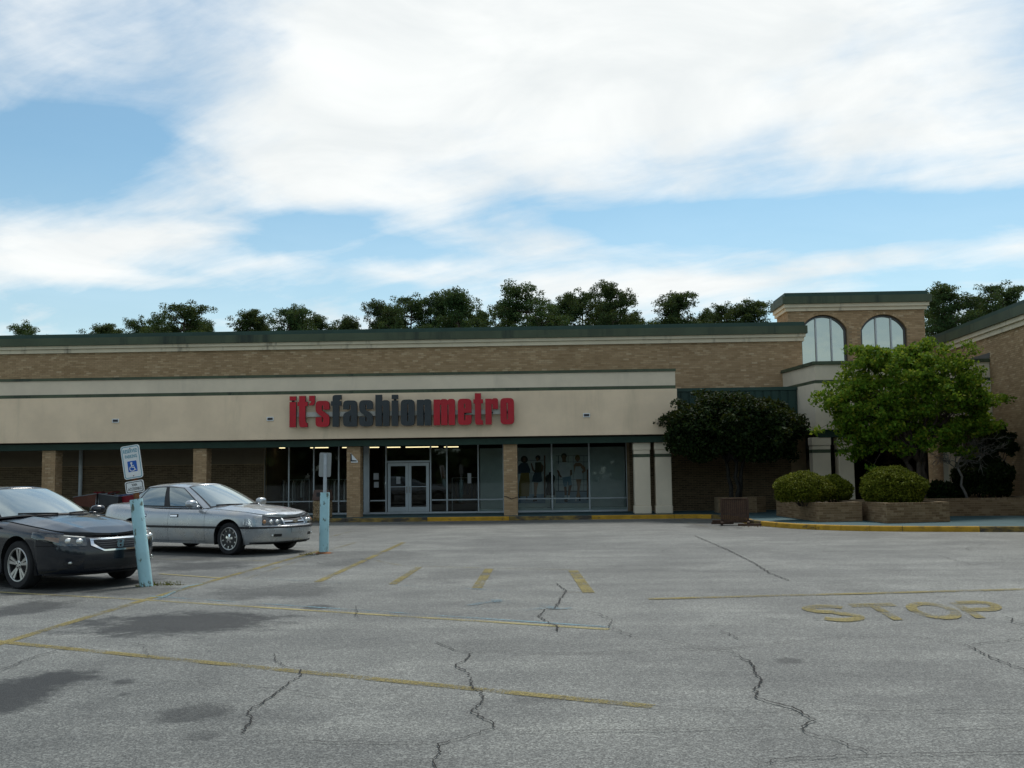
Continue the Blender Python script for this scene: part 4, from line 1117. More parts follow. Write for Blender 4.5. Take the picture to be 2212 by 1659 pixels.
# ================================================================== shopping carts by the wall
def cart(u, Y, mat, label, rz):
    p = yp(u, 1080, Y)
    o = thing('shopping_cart', label, 'cart', (p[0], Y, KZ), rz, 'carts parked by the brick wall')
    bk = MB()
    b0 = [(-.36, -.22, .52), (.40, -.26, .46), (.40, .26, .46), (-.36, .22, .52)]; b1 = [(-.42, -.25, .86), (.46, -.31, .98), (.46, .31, .98), (-.42, .25, .86)]
    bk.add(b0 + b1, [(3, 2, 1, 0), (0, 1, 5, 4), (1, 2, 6, 5), (2, 3, 7, 6), (3, 0, 4, 7)])
    bk.build('basket', mat, o, local=True)
    rim = MB().tube(b1 + [b1[0]], .014, 6); rim.build('rim', 'galv', o, local=True)
    MB().tube([(.46, -.31, .98), (.60, -.31, 1.03), (.60, .31, 1.03), (.46, .31, .98)], .018, 8).build('handle', 'cart_red' if mat != 'cart_blue' else 'cart_blue', o, local=True)
    fr = MB()
    for s in (-1, 1): fr.tube([(.44, .28 * s, .95), (.42, .27 * s, .16), (-.40, .20 * s, .16), (-.30, .22 * s, .52)], .014, 6)
    fr.build('frame', 'galv', o, local=True)
    for x, y in ((.40, .26), (.40, -.26), (-.38, .2), (-.38, -.2)):
        wl = MB(); wl.lathe([(0, -.016), (.06, -.016), (.065, 0), (.06, .016), (0, .016)], (x, y, .066), 'Y', 14); wl.build('wheel', 'black_plastic', o, local=True)
    return o
cart(186, 39.9, 'cart_brown', 'brown shopping cart seen just over the hood of the black car', R(10))
cart(218, 40.2, 'cart_brown', 'second brown cart, between the downspout and the grey cart', R(-6))
cart(243, 40.0, 'cart_grey', 'dark grey shopping cart between the brown and the blue carts', R(170))
cart(268, 40.3, 'cart_blue', 'bright blue shopping cart behind the leaning sign post', R(5))
cart(291, 40.1, 'cart_red', 'red cart just right of the blue cart, behind the leaning post', R(-8))

# ================================================================== things inside the shop windows
def rail(u, Y, n, mats, label):
    x0 = yp(u, 1060, Y)[0]
    o = thing('clothes_rail', label, 'clothes rail', (x0, Y, KZ + .012))
    fr = MB(); fr.tube([(-.55, 0, 0), (-.55, 0, 1.38), (.55, 0, 1.38), (.55, 0, 0)], .016, 8); fr.tube([(-.55, -.25, .02), (-.55, .25, .02)], .016, 6); fr.tube([(.55, -.25, .02), (.55, .25, .02)], .016, 6)
    fr.build('frame', 'galv', o, local=True)
    for i in range(n):
        x = -.48 + .96 * i / max(1, n - 1) + rnd.uniform(-.015, .015); l = rnd.uniform(.62, .95)
        g = MB(); g.add([(x - .02, -.20, 1.24), (x + .02, -.20, 1.24), (x + .012, 0, 1.36), (x - .012, 0, 1.36), (x - .02, .20, 1.24), (x + .02, .20, 1.24),
                         (x - .028, -.22, 1.3 - l), (x + .028, -.22, 1.3 - l), (x - .028, .22, 1.3 - l), (x + .028, .22, 1.3 - l)],
                        [(0, 1, 2, 3), (3, 2, 5, 4), (0, 6, 7, 1), (5, 9, 8, 4), (6, 0, 3, 4, 8), (1, 7, 9, 5, 2), (7, 6, 8, 9)])
        g.build('garment', mats[i % len(mats)], o, local=True)
rail(640, YG + 1.9, 9, ['cloth_white', 'cloth_grey', 'cloth_dark'], 'clothes rail with white and dark garments inside the left shop window')
rail(735, YG + 1.3, 8, ['cloth_grey', 'cloth_dark', 'cloth_white'], 'clothes rail of mostly dark garments next to the brick pier inside the window')
rail(600, YG + 2.8, 9, ['cloth_dark', 'cloth_grey'], 'dim clothes rail at the left end inside the shop window')
rail(1005, YG + 2.2, 6, ['cloth_dark'], 'nearly bare wire rail inside the window right of the doors')
# dress form
p = yp(1189 , 1062, YG + .32)
df = thing('dress_form', 'black headless dress form on a stand between the two window posters', 'dress form', (p[0], YG + .32, KZ + .16))
z0 = yp(1189, 1070, YG + .32)[2] - KZ - .16
bf = MB(); bf.lathe([(0, z0), (.15, z0), (.165, z0 + .10), (.155, z0 + .22), (.115, z0 + .40), (.125, z0 + .50), (.165, z0 + .64), (.17, z0 + .74), (.12, z0 + .82), (.05, z0 + .86), (.045, z0 + .93), (0, z0 + .93)], (0, 0, 0), n=20)
bf.v = [(v[0] * 1.15, v[1] * .7, v[2]) for v in bf.v]
bf.build('torso', 'cloth_dark', df, smooth=True, local=True)
MB().tube([(0, 0, .02), (0, 0, z0)], .015, 8).build('stand', 'alu_dark', df, local=True)
sb = MB(); sb.lathe([(0, .02), (.15, .018), (.16, 0)], (0, 0, 0), n=18); sb.build('base', 'alu_dark', df, local=True)
# posters: flat prints on board, hung on the pale display wall
def ell(cx, cy, rx, ry, n=14): return [(cx + rx * math.cos(2 * math.pi * i / n), cy + ry * math.sin(2 * math.pi * i / n)) for i in range(n)]
def poster(z_l, z_r, label, shapes):
    """extents in the zoomed picture of the window; shapes are (material, polygon) in the same pixels"""
    Yq = YG + .72
    q = lambda x, y: yp((1640 + x / 5.82) * S, (1400 + y / 5.82) * S, Yq)
    tl, br = q(z_l, 290), q(z_r, 1190)
    o = thing('window_poster', label, 'poster', ((tl[0] + br[0]) / 2, Yq, br[2]))
    MB().box(tl[0], br[0], Yq, Yq + .02, br[2], tl[2]).build('board', 'print_white', o)
    d = .002
    for mt, poly in shapes:
        b = MB()
        nm, mt = mt if isinstance(mt, tuple) else ('print', mt)
        tri = tessellate_polygon([[Vector((x, y, 0)) for x, y in poly]])
        P = [q(x, y) for x, y in poly]
        b.add([(v[0], Yq - d, v[2]) for v in P], [tuple(t_) for t_ in tri]); d += .0012
        b.build('printed_shape', mt, o)
bar = lambda x0, x1, y0, y1: [(x0, y0), (x1, y0), (x1, y1), (x0, y1)]
poster(66, 575, 'window poster of two women in long yellow and short dark skirts', [
    ('print_floor', bar(68, 573, 1020, 1186)), ('print_grey', bar(68, 573, 385, 397)), ('print_grey', bar(68, 573, 620, 634)), ('print_skin', bar(545, 573, 300, 1100)), ('print_grey', bar(290, 298, 640, 1010)), ('print_grey', bar(312, 320, 640, 1010)),
    ('print_hair', ell(182, 375, 68, 68)), ('print_skin', ell(182, 372, 28, 40)), ('print_navy', [(120, 440), (240, 440), (292, 560), (285, 630), (240, 620), (110, 640), (66, 640), (66, 500)]),
    ('print_yellow', [(120, 625), (270, 620), (285, 800), (270, 1060), (80, 1060), (85, 820)]), ('print_skin', bar(85, 105, 1060, 1130)), ('print_skin', bar(215, 240, 1060, 1130)),
    ('print_hair', ell(435, 345, 48, 48)), ('print_skin_light', ell(425, 372, 25, 38)), ('print_skin', [(300, 450), (320, 440), (360, 560), (400, 600), (385, 625), (330, 580)]), ('print_skin', [(500, 440), (540, 500), (530, 600), (420, 620), (400, 595), (490, 570)]),
    ('print_hair', [(385, 430), (490, 425), (505, 560), (500, 630), (375, 630), (380, 540)]), ('print_navy', [(370, 620), (495, 615), (515, 780), (450, 800), (325, 790), (335, 700)]),
    ('print_skin_light', [(355, 800), (440, 805), (415, 930), (405, 1060), (365, 1060), (360, 940)]), ('print_hair', [(355, 1060), (410, 1050), (420, 1150), (340, 1160)])])
poster(765, 1375, 'window poster of a walking man in white shirt and a woman in white dress', [
    ('print_floor', bar(768, 1372, 975, 1186)), ('print_grey', bar(768, 1372, 300, 312)), ('print_grey', bar(768, 1372, 415, 425)), ('print_grey', bar(768, 1372, 740, 750)), ('print_grey', bar(768, 1372, 845, 853)), ('print_navy', bar(768, 1372, 955, 972)),
    ('print_navy', bar(808, 822, 300, 960)), ('print_grey', bar(990, 1002, 300, 960)), ('print_grey', bar(1085, 1093, 300, 960)), ('print_grey', bar(1280, 1290, 300, 960)), ('print_skin', bar(1340, 1372, 560, 1120)),
    ('print_hair', ell(915, 310, 56, 50)), ('print_skin', ell(918, 350, 40, 60)), ('print_skin', bar(885, 960, 390, 440)), ('print_skin', [(780, 560), (815, 560), (850, 660), (885, 700), (860, 715), (820, 680)]), ('print_skin', [(1030, 540), (1062, 540), (1070, 650), (1040, 690), (1028, 640)]),
    ('cloth_white', [(820, 450), (880, 425), (970, 425), (1040, 450), (1062, 560), (1030, 575), (1032, 690), (960, 720), (880, 712), (862, 640), (820, 580), (775, 560)]),
    ('print_denim', [(885, 708), (1040, 685), (1068, 850), (1005, 860), (985, 770), (965, 880), (912, 875)]), ('print_skin', [(918, 880), (965, 880), (968, 1050), (930, 1050)]), ('print_skin', [(1010, 860), (1066, 850), (1035, 980), (1020, 1060), (985, 1050)]), ('cloth_white', bar(928, 968, 1040, 1120)), ('cloth_white', bar(990, 1025, 1040, 1120)),
    ('print_hair', bar(925, 985, 1105, 1165)), ('print_yellow', ell(1168, 350, 46, 60)), ('print_skin_light', ell(1168, 372, 30, 46)), ('print_skin_light', [(1130, 440), (1220, 440), (1310, 520), (1320, 590), (1240, 650), (1210, 640), (1270, 570), (1220, 510), (1130, 510), (1110, 640), (1098, 480)]),
    ('cloth_white', [(1130, 505), (1230, 505), (1255, 640), (1262, 745), (1110, 740), (1130, 620)]), ('print_skin_light', [(1140, 742), (1240, 745), (1215, 900), (1200, 980), (1160, 970), (1165, 880)]), ('print_skin_light', [(1160, 970), (1200, 970), (1225, 1060), (1140, 1080)]), ('cloth_white', bar(1130, 1150, 1070, 1150)), ('print_hair', bar(1195, 1225, 1060, 1140))])
# paper notices on the glass
for (u0, v0, u1, v1, lb) in ((807, 1022, 818, 1036, 'upper white paper notice on the sidelight left of the doors'), (808, 1041, 818, 1053, 'lower white paper notice on the sidelight left of the doors'),
                             (856, 1030, 865, 1045, 'paper notice inside the left glass door'), (1010, 1022, 1018, 1044, 'bright white notice on the window right of the doors')):
    a_, c_ = yp(u0, v0, YG - .01), yp(u1, v1, YG - .01)
    tag(MB().box(a_[0], c_[0], YG - .012, YG - .009, c_[2], a_[2]).build('paper_notice', 'cloth_white'), lb, 'notice')
# plaque on the pier: a white sail over a dark angle
px_ = yp(763, 990, YP - .03)
pq = thing('wall_plaque', 'small white and black sail-shaped plaque on the brick pier by the doors', 'plaque', (px_[0], YP - .03, px_[2]))
mb = MB(); plate(mb, [[(-.07, -.16), (.17, -.16), (.17, -.10), (-.10, .20), (-.10, -.10)]], lambda x, y, d: (x, d, y), .0, .018); fixn(mb.build('plate', 'white_sign', pq, local=True))
mb = MB(); plate(mb, [[(-.10, .17), (-.06, .17), (-.05, -.06), (.13, -.08), (.13, -.12), (-.10, -.12)]], lambda x, y, d: (x, d, y), -.004, -.001); fixn(mb.build('emblem', 'black_ink', pq, local=True))
# cable sagging across the pier
cp = [yp(u, v, YP - .02) for u, v in ((1089, 1072), (1097, 1074), (1105, 1078), (1112, 1075.5), (1118, 1073.5))]
MB().tube([tuple(q) for q in cp], .012, 6).build('cable', 'black_plastic', store)
make_texts()

# ================================================================== vegetation
rng = np.random.default_rng(11)
def leaf_cloud(centers, per, spread, size, aspect=1.6, flat=0.0, up=0.35):
    """leaf-sized rhombs scattered about clump centres (N x 3); returns vertices, quads"""
    centers = np.asarray(centers, float)
    n = len(centers) * per
    C = np.repeat(centers, per, 0)
    d = rng.normal(size=(n, 3)); d /= np.linalg.norm(d, axis=1)[:, None]
    sp_ = np.asarray(spread, float) if np.ndim(spread) else np.array([spread] * 3)
    C = C + d * (rng.random((n, 1)) ** 0.45) * sp_
    nm = rng.normal(size=(n, 3)) + d * .6; nm[:, 2] = nm[:, 2] + up
    nm /= np.linalg.norm(nm, axis=1)[:, None]
    a = np.cross(nm, rng.normal(size=(n, 3))); a /= np.linalg.norm(a, axis=1)[:, None]
    b_ = np.cross(nm, a)
    s = size * rng.uniform(.6, 1.35, (n, 1))
    V = np.stack([C - a * s * aspect / 2, C - b_ * s / 2 + nm * s * .1, C + a * s * aspect / 2, C + b_ * s / 2 + nm * s * .1], 1).reshape(-1, 3)
    Q = np.arange(n * 4).reshape(-1, 4)
    return V, Q
def limb(mb, a, b_, r0, r1, sag=0.0, wob=.06, n=5, sides=6):
    a, b_ = np.array(a, float), np.array(b_, float); L = np.linalg.norm(b_ - a)
    pts = []
    for i in range(n + 1):
        s = i / n
        p_ = a + (b_ - a) * s + rng.normal(size=3) * wob * L * (0 if i in (0, n) else 1) * .5
        p_[2] += sag * L * math.sin(math.pi * s)
        pts.append(tuple(p_))
    mb.tube(pts, [r0 + (r1 - r0) * i / n for i in range(n + 1)], sides)
    return pts

# ---- pines behind the roof: five grown shapes, copied
def pine_shape(h, cw, seed):
    global rng
    rng = np.random.default_rng(seed)
    tr = MB(); lean = rng.normal(size=2) * .35
    axis = lambda z: np.array([lean[0] * (z / h) ** 1.5 + .15 * math.sin(z * .5 + seed), lean[1] * (z / h) ** 1.5, z])
    tr.tube([tuple(axis(z)) for z in np.linspace(0, h * .97, 9)], list(np.linspace(.28, .05, 9)), 8)
    cl = []
    z = h * .38
    while z < h * .97:
        s = (z - h * .38) / (h * .59)
        rad = cw * (.62 + .42 * math.sin(math.pi * min(1, s * .85 + .12))) * rng.uniform(.75, 1.1) * (1 - .45 * max(0, s - .55) / .45)
        for k in range(rng.integers(3, 6)):
            an = rng.uniform(0, 2 * math.pi); rr_ = rad * rng.uniform(.55, 1.05)
            a_ = axis(z); e = a_ + np.array([math.cos(an) * rr_, math.sin(an) * rr_, rr_ * rng.uniform(.1, .6)])
            P_ = limb(tr, a_, e, .075, .02, sag=-.06, sides=5, n=4)
            for q in P_[2:]:
                cl.append(np.array(q) + rng.normal(size=3) * .22)
            for _ in range(3): cl.append(e + rng.normal(size=3) * np.array([.5, .5, .32]))
        z += h * .031 * rng.uniform(.7, 1.3)
    for _ in range(6): cl.append(axis(h * .97) + rng.normal(size=3) * .4)
    V, Q = leaf_cloud(cl, 64, (.50, .50, .34), .085, aspect=2.6, up=.2)
    v = np.array(tr.v, float)
    return mesh('trunk', v, tr.f, 'bark'), np_mesh('crown', V, Q, 'pine_leaf'), h
PINES = [pine_shape(18, 3.0, 3), pine_shape(18, 2.6, 8), pine_shape(18, 3.5, 21), pine_shape(18, 2.3, 34), pine_shape(18, 2.9, 55)]
spots = [  # picture position of the top, half width in pixels, distance, shape
 (45, 698, 46, 82, 2, 'low spreading pine at the far left end above the roof edge'), (203, 698, 46, 84, 4, 'low round pine between the far-left pine and the tall left pine'),
 (296, 687, 38, 80, 2, 'dark broad pine just left of the tall left pine'), (386, 645, 52, 74, 0, 'tall pine standing clear above its neighbours at the left'),
 (455, 689, 24, 82, 3, 'small pine tucked right of the tall left pine'), (520, 668, 42, 78, 4, 'round pine alone with sky on both sides, left of the red sign word'),
 (612, 656, 40, 78, 0, 'pine with pointed top above the first red letters'), (655, 664, 36, 80, 2, 'pine merging into the right side of the pointed one above the red letters'), (705, 673, 32, 82, 1, 'lower pale pine above the dark grey sign letters'),
 (760, 680, 26, 80, 3, 'short dark pine at the foot of the tall middle row'), (818, 639, 34, 75, 1, 'leftmost pine of the tall middle row'),
 (880, 630, 44, 74, 0, 'broad pine second in the tall middle row'), (939, 628, 32, 75, 3, 'slim open pine in the tall middle row'),
 (1008, 626, 44, 73, 4, 'dense cone-shaped pine in the tall middle row'), (1088, 645, 32, 78, 1, 'lower pine at the left shoulder of the largest pine'), (1140, 615, 68, 70, 2, 'largest and widest pine, above the end of the sign'),
 (1215, 635, 32, 76, 3, 'thin pine between the largest and the tallest pines'), (1262, 628, 42, 74, 0, 'open pine just left of the tallest pine'), (1327, 598, 40, 70, 1, 'tallest pine of the skyline, right of the middle'),
 (1372, 676, 28, 82, 3, 'small pine under the right side of the tallest pine'), (1458, 626, 48, 73, 4, 'dense pine standing apart right of the tallest pine'), (1410, 688, 26, 84, 1, 'lowest tuft of pine left of the dense separate pine'),
 (1530, 664, 30, 80, 3, 'small pine between the separate pine and the tower'), (1574, 649, 36, 77, 0, 'medium pine left of the pine touching the tower'), (1642, 643, 42, 76, 4, 'pine touching the left side of the tower'),
 (2024, 628, 24, 74, 3, 'slim pine close against the right side of the tower'), (2068, 604, 48, 70, 1, 'tall open pine right of the tower, with sky through it'), (2162, 603, 52, 69, 0, 'tall pine above the roof of the right wing'), (2110, 640, 34, 78, 2, 'lower pine between the two tall pines on the right')]
spots += [(250, 704, 30, 88, 1, 'lowest tuft between the two low pines at the left'), (340, 684, 30, 84, 2, 'dark pine filling the left side of the tall left pine'), (420, 690, 26, 86, 4, 'pine low against the right flank of the tall left pine'),
 (575, 692, 26, 88, 3, 'small pine low between the lone round pine and the pointed one'), (735, 690, 24, 88, 4, 'small dark pine low above the word in dark grey letters'), (850, 662, 30, 86, 2, 'fill-in pine low between the first two of the tall middle row'),
 (975, 660, 30, 86, 1, 'fill-in pine low between the slim and the cone-shaped pines'), (1055, 668, 28, 86, 4, 'low pine right of the cone-shaped pine'), (1190, 655, 30, 84, 2, 'pine low on the right flank of the largest pine'), (1297, 650, 30, 84, 4, 'dark pine low against the left of the tallest pine'), (1606, 668, 26, 86, 2, 'low pine second from the tower')]
for i, (u, v, hwp, Y, k, lb) in enumerate(spots):
    Y *= 2.0; p = yp(u, v, Y); tm, cm, h0 = PINES[k]
    o = thing('pine_tree', lb, 'tree', (p[0], Y, 0), rnd.uniform(0, 6.28), 'pines behind the building')
    cwid = (3.0, 2.6, 3.5, 2.3, 2.9)[k]
    sxy = hwp / F * Y / cwid * 1.5; sz = p[2] / h0 * .985
    for nm, me in (('trunk', tm), ('crown', cm)):
        c_ = put(nm, me, o); c_.scale = (sxy, sxy, sz)

# ---- bright deciduous tree in the long planter
def broad_tree(name, label, base, crown_c, crown_r, mat, bark, nclump, per, spread, size, seed, branches=9, trunk_r=.10, fork=.5, shape=None, low=-.55):
    global rng
    rng = np.random.default_rng(seed)
    o = thing(name, label, 'tree', tuple(base))
    B0 = np.array(base, float); CC = np.array(crown_c, float); CR = np.array(crown_r, float)
    tr = MB(); cl = []
    stems = 3
    for k in range(stems):
        an = 2 * math.pi * k / stems + .5
        top = B0 + (CC - B0) * fork + np.array([math.cos(an) * .35, math.sin(an) * .25, 0])
        P_ = limb(tr, B0 + np.array([math.cos(an) * .07, math.sin(an) * .07, -.05]), top, trunk_r, trunk_r * .6, n=5)
        for j in range(branches):
            d = rng.normal(size=3); d[2] = abs(d[2]) * .8 + low * .35; d /= np.linalg.norm(d)
            e = CC + d * CR * rng.uniform(.55, .9)
            Q_ = limb(tr, top, e, trunk_r * .45, .014, sag=.08, n=5, sides=5)
            for q in Q_[3:]:
                for _ in range(2):
                    e2 = np.array(q) + rng.normal(size=3) * CR * .22
                    tr.tube([q, tuple((np.array(q) + e2) / 2 + rng.normal(size=3) * .06), tuple(e2)], [.016, .010, .005], 4)
                    cl.append(e2)
    while len(cl) < nclump:
        d = rng.normal(size=3); d /= np.linalg.norm(d)
        if d[2] < low: continue
        f_ = rng.uniform(.5, 1.0) ** .5
        bump = 1 + .09 * math.sin(3.1 * d[0] * 2 + seed) * math.cos(2.7 * d[1] * 2) + .06 * math.sin(7 * d[2] + d[0] * 5 + seed)
        q = CC + d * CR * f_ * bump
        if shape and not shape(q): continue
        cl.append(q)
    V, Q = leaf_cloud(cl, per, spread, size, aspect=1.7, up=.5)
    tr.build('trunk', bark, o, smooth=True)
    put('crown', np_mesh('crown', V - B0, Q, mat), o)
    return o
base = yp(1990, 1085, 35.0)
broad_tree('green_tree', 'bright yellow-green leafy tree with spreading crown in front of the entrance tower', (base[0], 35.0, PZ - .12), tuple(yp(1965, 880, 35.0)), (2.85, 1.75, 2.2), 'bright_leaf', 'bark', 700, 56, (.30, .30, .17), .08, 5, branches=10, trunk_r=.11, fork=.42, low=-.75)
base = yp(1592, 1078, 39.15)
broad_tree('evergreen_tree', 'dark dense evergreen tree in the small planter beside the cream columns', (base[0], 39.15, PZ - .12), tuple(yp(1586, 930, 37.6)), (2.38, 1.45, 1.26), 'dark_leaf', 'bark_shaded', 820, 92, (.32, .32, .22), .08, 9, branches=9, trunk_r=.09, fork=.55, low=-.8)

# ---- clipped shrubs
def shrub(name, label, c, r, mat, n, size, seed, amp=.022):
    global rng
    rng = np.random.default_rng(seed)
    o = thing(name, label, 'shrub', (c[0], c[1], PZ - .12))
    C_ = np.array(c, float); R_ = np.array(r, float)
    ph_ = rng.uniform(0, 6.28, (8, 3)); fr = rng.normal(size=(8, 3)) * 4.2
    cl = []
    while len(cl) < n:
        d = rng.normal(size=3); d /= np.linalg.norm(d)
        if d[2] < -.75: continue
        bump = 1 + amp * sum(math.sin(fr[k] @ d + ph_[k][0]) for k in range(8))
        f_ = rng.uniform(.80, 1.0) if rng.random() < .86 else rng.uniform(.35, .8)
        k_ = 1 - .26 * max(0, d[2]) ** 1.5
        cl.append(C_ + d * R_ * np.array([k_, k_, 1.0]) * f_ * bump)
    V, Q = leaf_cloud(cl, 7, (.075, .075, .06), size, aspect=1.7, up=.6)
    put('foliage', np_mesh('foliage', V - np.array([c[0], c[1], PZ - .12]), Q, mat), o)
    st_ = MB()
    for k in range(6):
        an = k * 1.05; limb(st_, (c[0] + .12 * math.cos(an), c[1] + .12 * math.sin(an), PZ - .14), (c[0] + R_[0] * .6 * math.cos(an), c[1] + R_[1] * .6 * math.sin(an), c[2] - R_[2] * .2), .028, .012, sides=5)
    st_.build('stem', 'bark', o, smooth=True)
    return o
c1 = yp(1735, 1055, 32.6); shrub('clipped_shrub', 'wider left lobe of the clipped green shrubs in the left brick planter', (c1[0], 32.6, c1[2]), (.90, .85, .54), 'shrub_leaf', 5200, .036, 2)
c1 = yp(1800, 1057, 33.6); shrub('clipped_shrub', 'smaller clipped shrub crowded behind the wide one in the left planter', (c1[0], 33.6, c1[2]), (.60, .62, .44), 'shrub_leaf', 3200, .036, 3)
c1 = yp(1929, 1052, 31.9); shrub('clipped_shrub', 'domed clipped shrub in the planter nearest the kerb', (c1[0], 31.9, c1[2]), (.97, .95, .66), 'shrub_leaf', 6000, .036, 4)
c1 = yp(2125, 1030, 35.6); shrub('dark_shrub', 'dark loose shrub under the bare grey branches by the right wing', (c1[0], 35.6, c1[2]), (.85, .7, .74), 'dark_leaf', 3800, .06, 6, .07)
c1 = yp(2150, 955, 35.9); shrub('dark_shrub', 'upper dark green growth beside the bare grey branches by the wing', (c1[0], 35.9, c1[2]), (.66, .5, .5), 'dark_leaf', 1100, .07, 7, .10)
c1 = yp(2035, 1062, 36.2); shrub('dark_shrub', 'low shaded shrub below the bright tree, beyond the planter', (c1[0], 36.2, c1[2] - .05), (.85, .5, .36), 'dark_leaf', 1800, .06, 8, .07)
# ---- dead shrub tree with bare grey branches
rng = np.random.default_rng(15)
bp = yp(2092, 1080, 35.2)
dt = thing('bare_tree', 'small dead tree with bare pale grey twigs beside the bright tree', 'tree', (bp[0], 35.2, PZ - .12))
tb = MB()
root = np.array([bp[0], 35.2, PZ - .15])
j1 = yp(2068, 1010, 35.2)
limb(tb, root, j1, .05, .035, n=4)
def twig(a, d, L, r, lv):
    e = np.array(a) + d * L
    P_ = limb(tb, a, e, r, r * .55, wob=.16, n=4, sides=5)
    if lv == 0: return
    for k in range(rng.integers(3, 5)):
        nd = d + rng.normal(size=3) * np.array([.75, .5, .6]); nd /= np.linalg.norm(nd)
        twig(P_[rng.integers(1, 5)], nd, L * rng.uniform(.5, .85), max(.006, r * .6), lv - 1)
for tgt in ((2025, 985), (2060, 940), (2100, 915), (2130, 930), (2160, 970), (2085, 960)):
    t3 = yp(tgt[0], tgt[1], 34.9); d = (t3 - j1); L = np.linalg.norm(d)
    twig(tuple(j1), d / L, L * .62, .022, 3)
tb.build('branches', 'bark_grey', dt, smooth=True)

# ---- weeds at the post bases
def weeds(u, v, rx, ry, n, label, mats):
    global rng
    p = gp(u, v)
    b = MB(); r2 = random.Random(int(u))
    for i in range(n):
        a = r2.uniform(0, 6.28); q = r2.random() ** .5
        x, y = p[0] + rx * q * math.cos(a), p[1] + ry * q * math.sin(a); hgt = r2.uniform(.008, .03) if r2.random() < .7 else r2.uniform(.03, .08); dx_, dy_ = r2.uniform(-.05, .05), r2.uniform(-.05, .05); w_ = r2.uniform(.004, .010); an = r2.uniform(0, 3.14)
        b.k = r2.randrange(len(mats))
        b.add([(x - w_ * math.cos(an), y - w_ * math.sin(an), 0), (x + w_ * math.cos(an), y + w_ * math.sin(an), 0), (x + dx_ * .5 + w_ * .7, y + dy_ * .5, hgt * .7), (x + dx_, y + dy_, hgt)], [(0, 1, 2, 3)])
    o = b.build('weeds', mats); o['kind'] = 'stuff'; tag(o, label, 'weeds')
weeds(352, 1264, .34, .10, 170, 'dry weeds sprouting at the foot of the leaning post', ['weed_dry', 'shrub_leaf'])
weeds(310, 1267, .13, .06, 50, 'weeds against the base of the leaning post', ['weed_dry', 'shrub_leaf'])
weeds(668, 1199, .22, .09, 80, 'dry weeds at the foot of the upright post', ['weed_dry', 'weed_dry', 'shrub_leaf'])
weeds(1660, 1138, .8, .08, 150, 'weeds and leaf litter along the yellow kerb by the rack', ['weed_dry', 'rust'])

# ---- unseen tree belt added behind the viewer to darken reflections in the glass
rng = np.random.default_rng(5)
cl = np.stack([rng.uniform(-170, 170, 2600), rng.uniform(-112, -96, 2600), rng.uniform(.5, 1, 2600) * 0], 1)
cl[:, 2] = rng.random(2600) * (9 + 4 * np.sin(cl[:, 0] * .13) + 2.5 * np.sin(cl[:, 0] * .41))
V, Q = leaf_cloud(cl, 5, 2.0, 2.2, aspect=1.3)
wd = put('added_wood', np_mesh('added_wood', V, Q, 'pine_leaf')); wd['kind'] = 'stuff'; tag(wd, 'added dark belt of trees behind the viewer, darkening the shop glass reflections', 'added woodland')

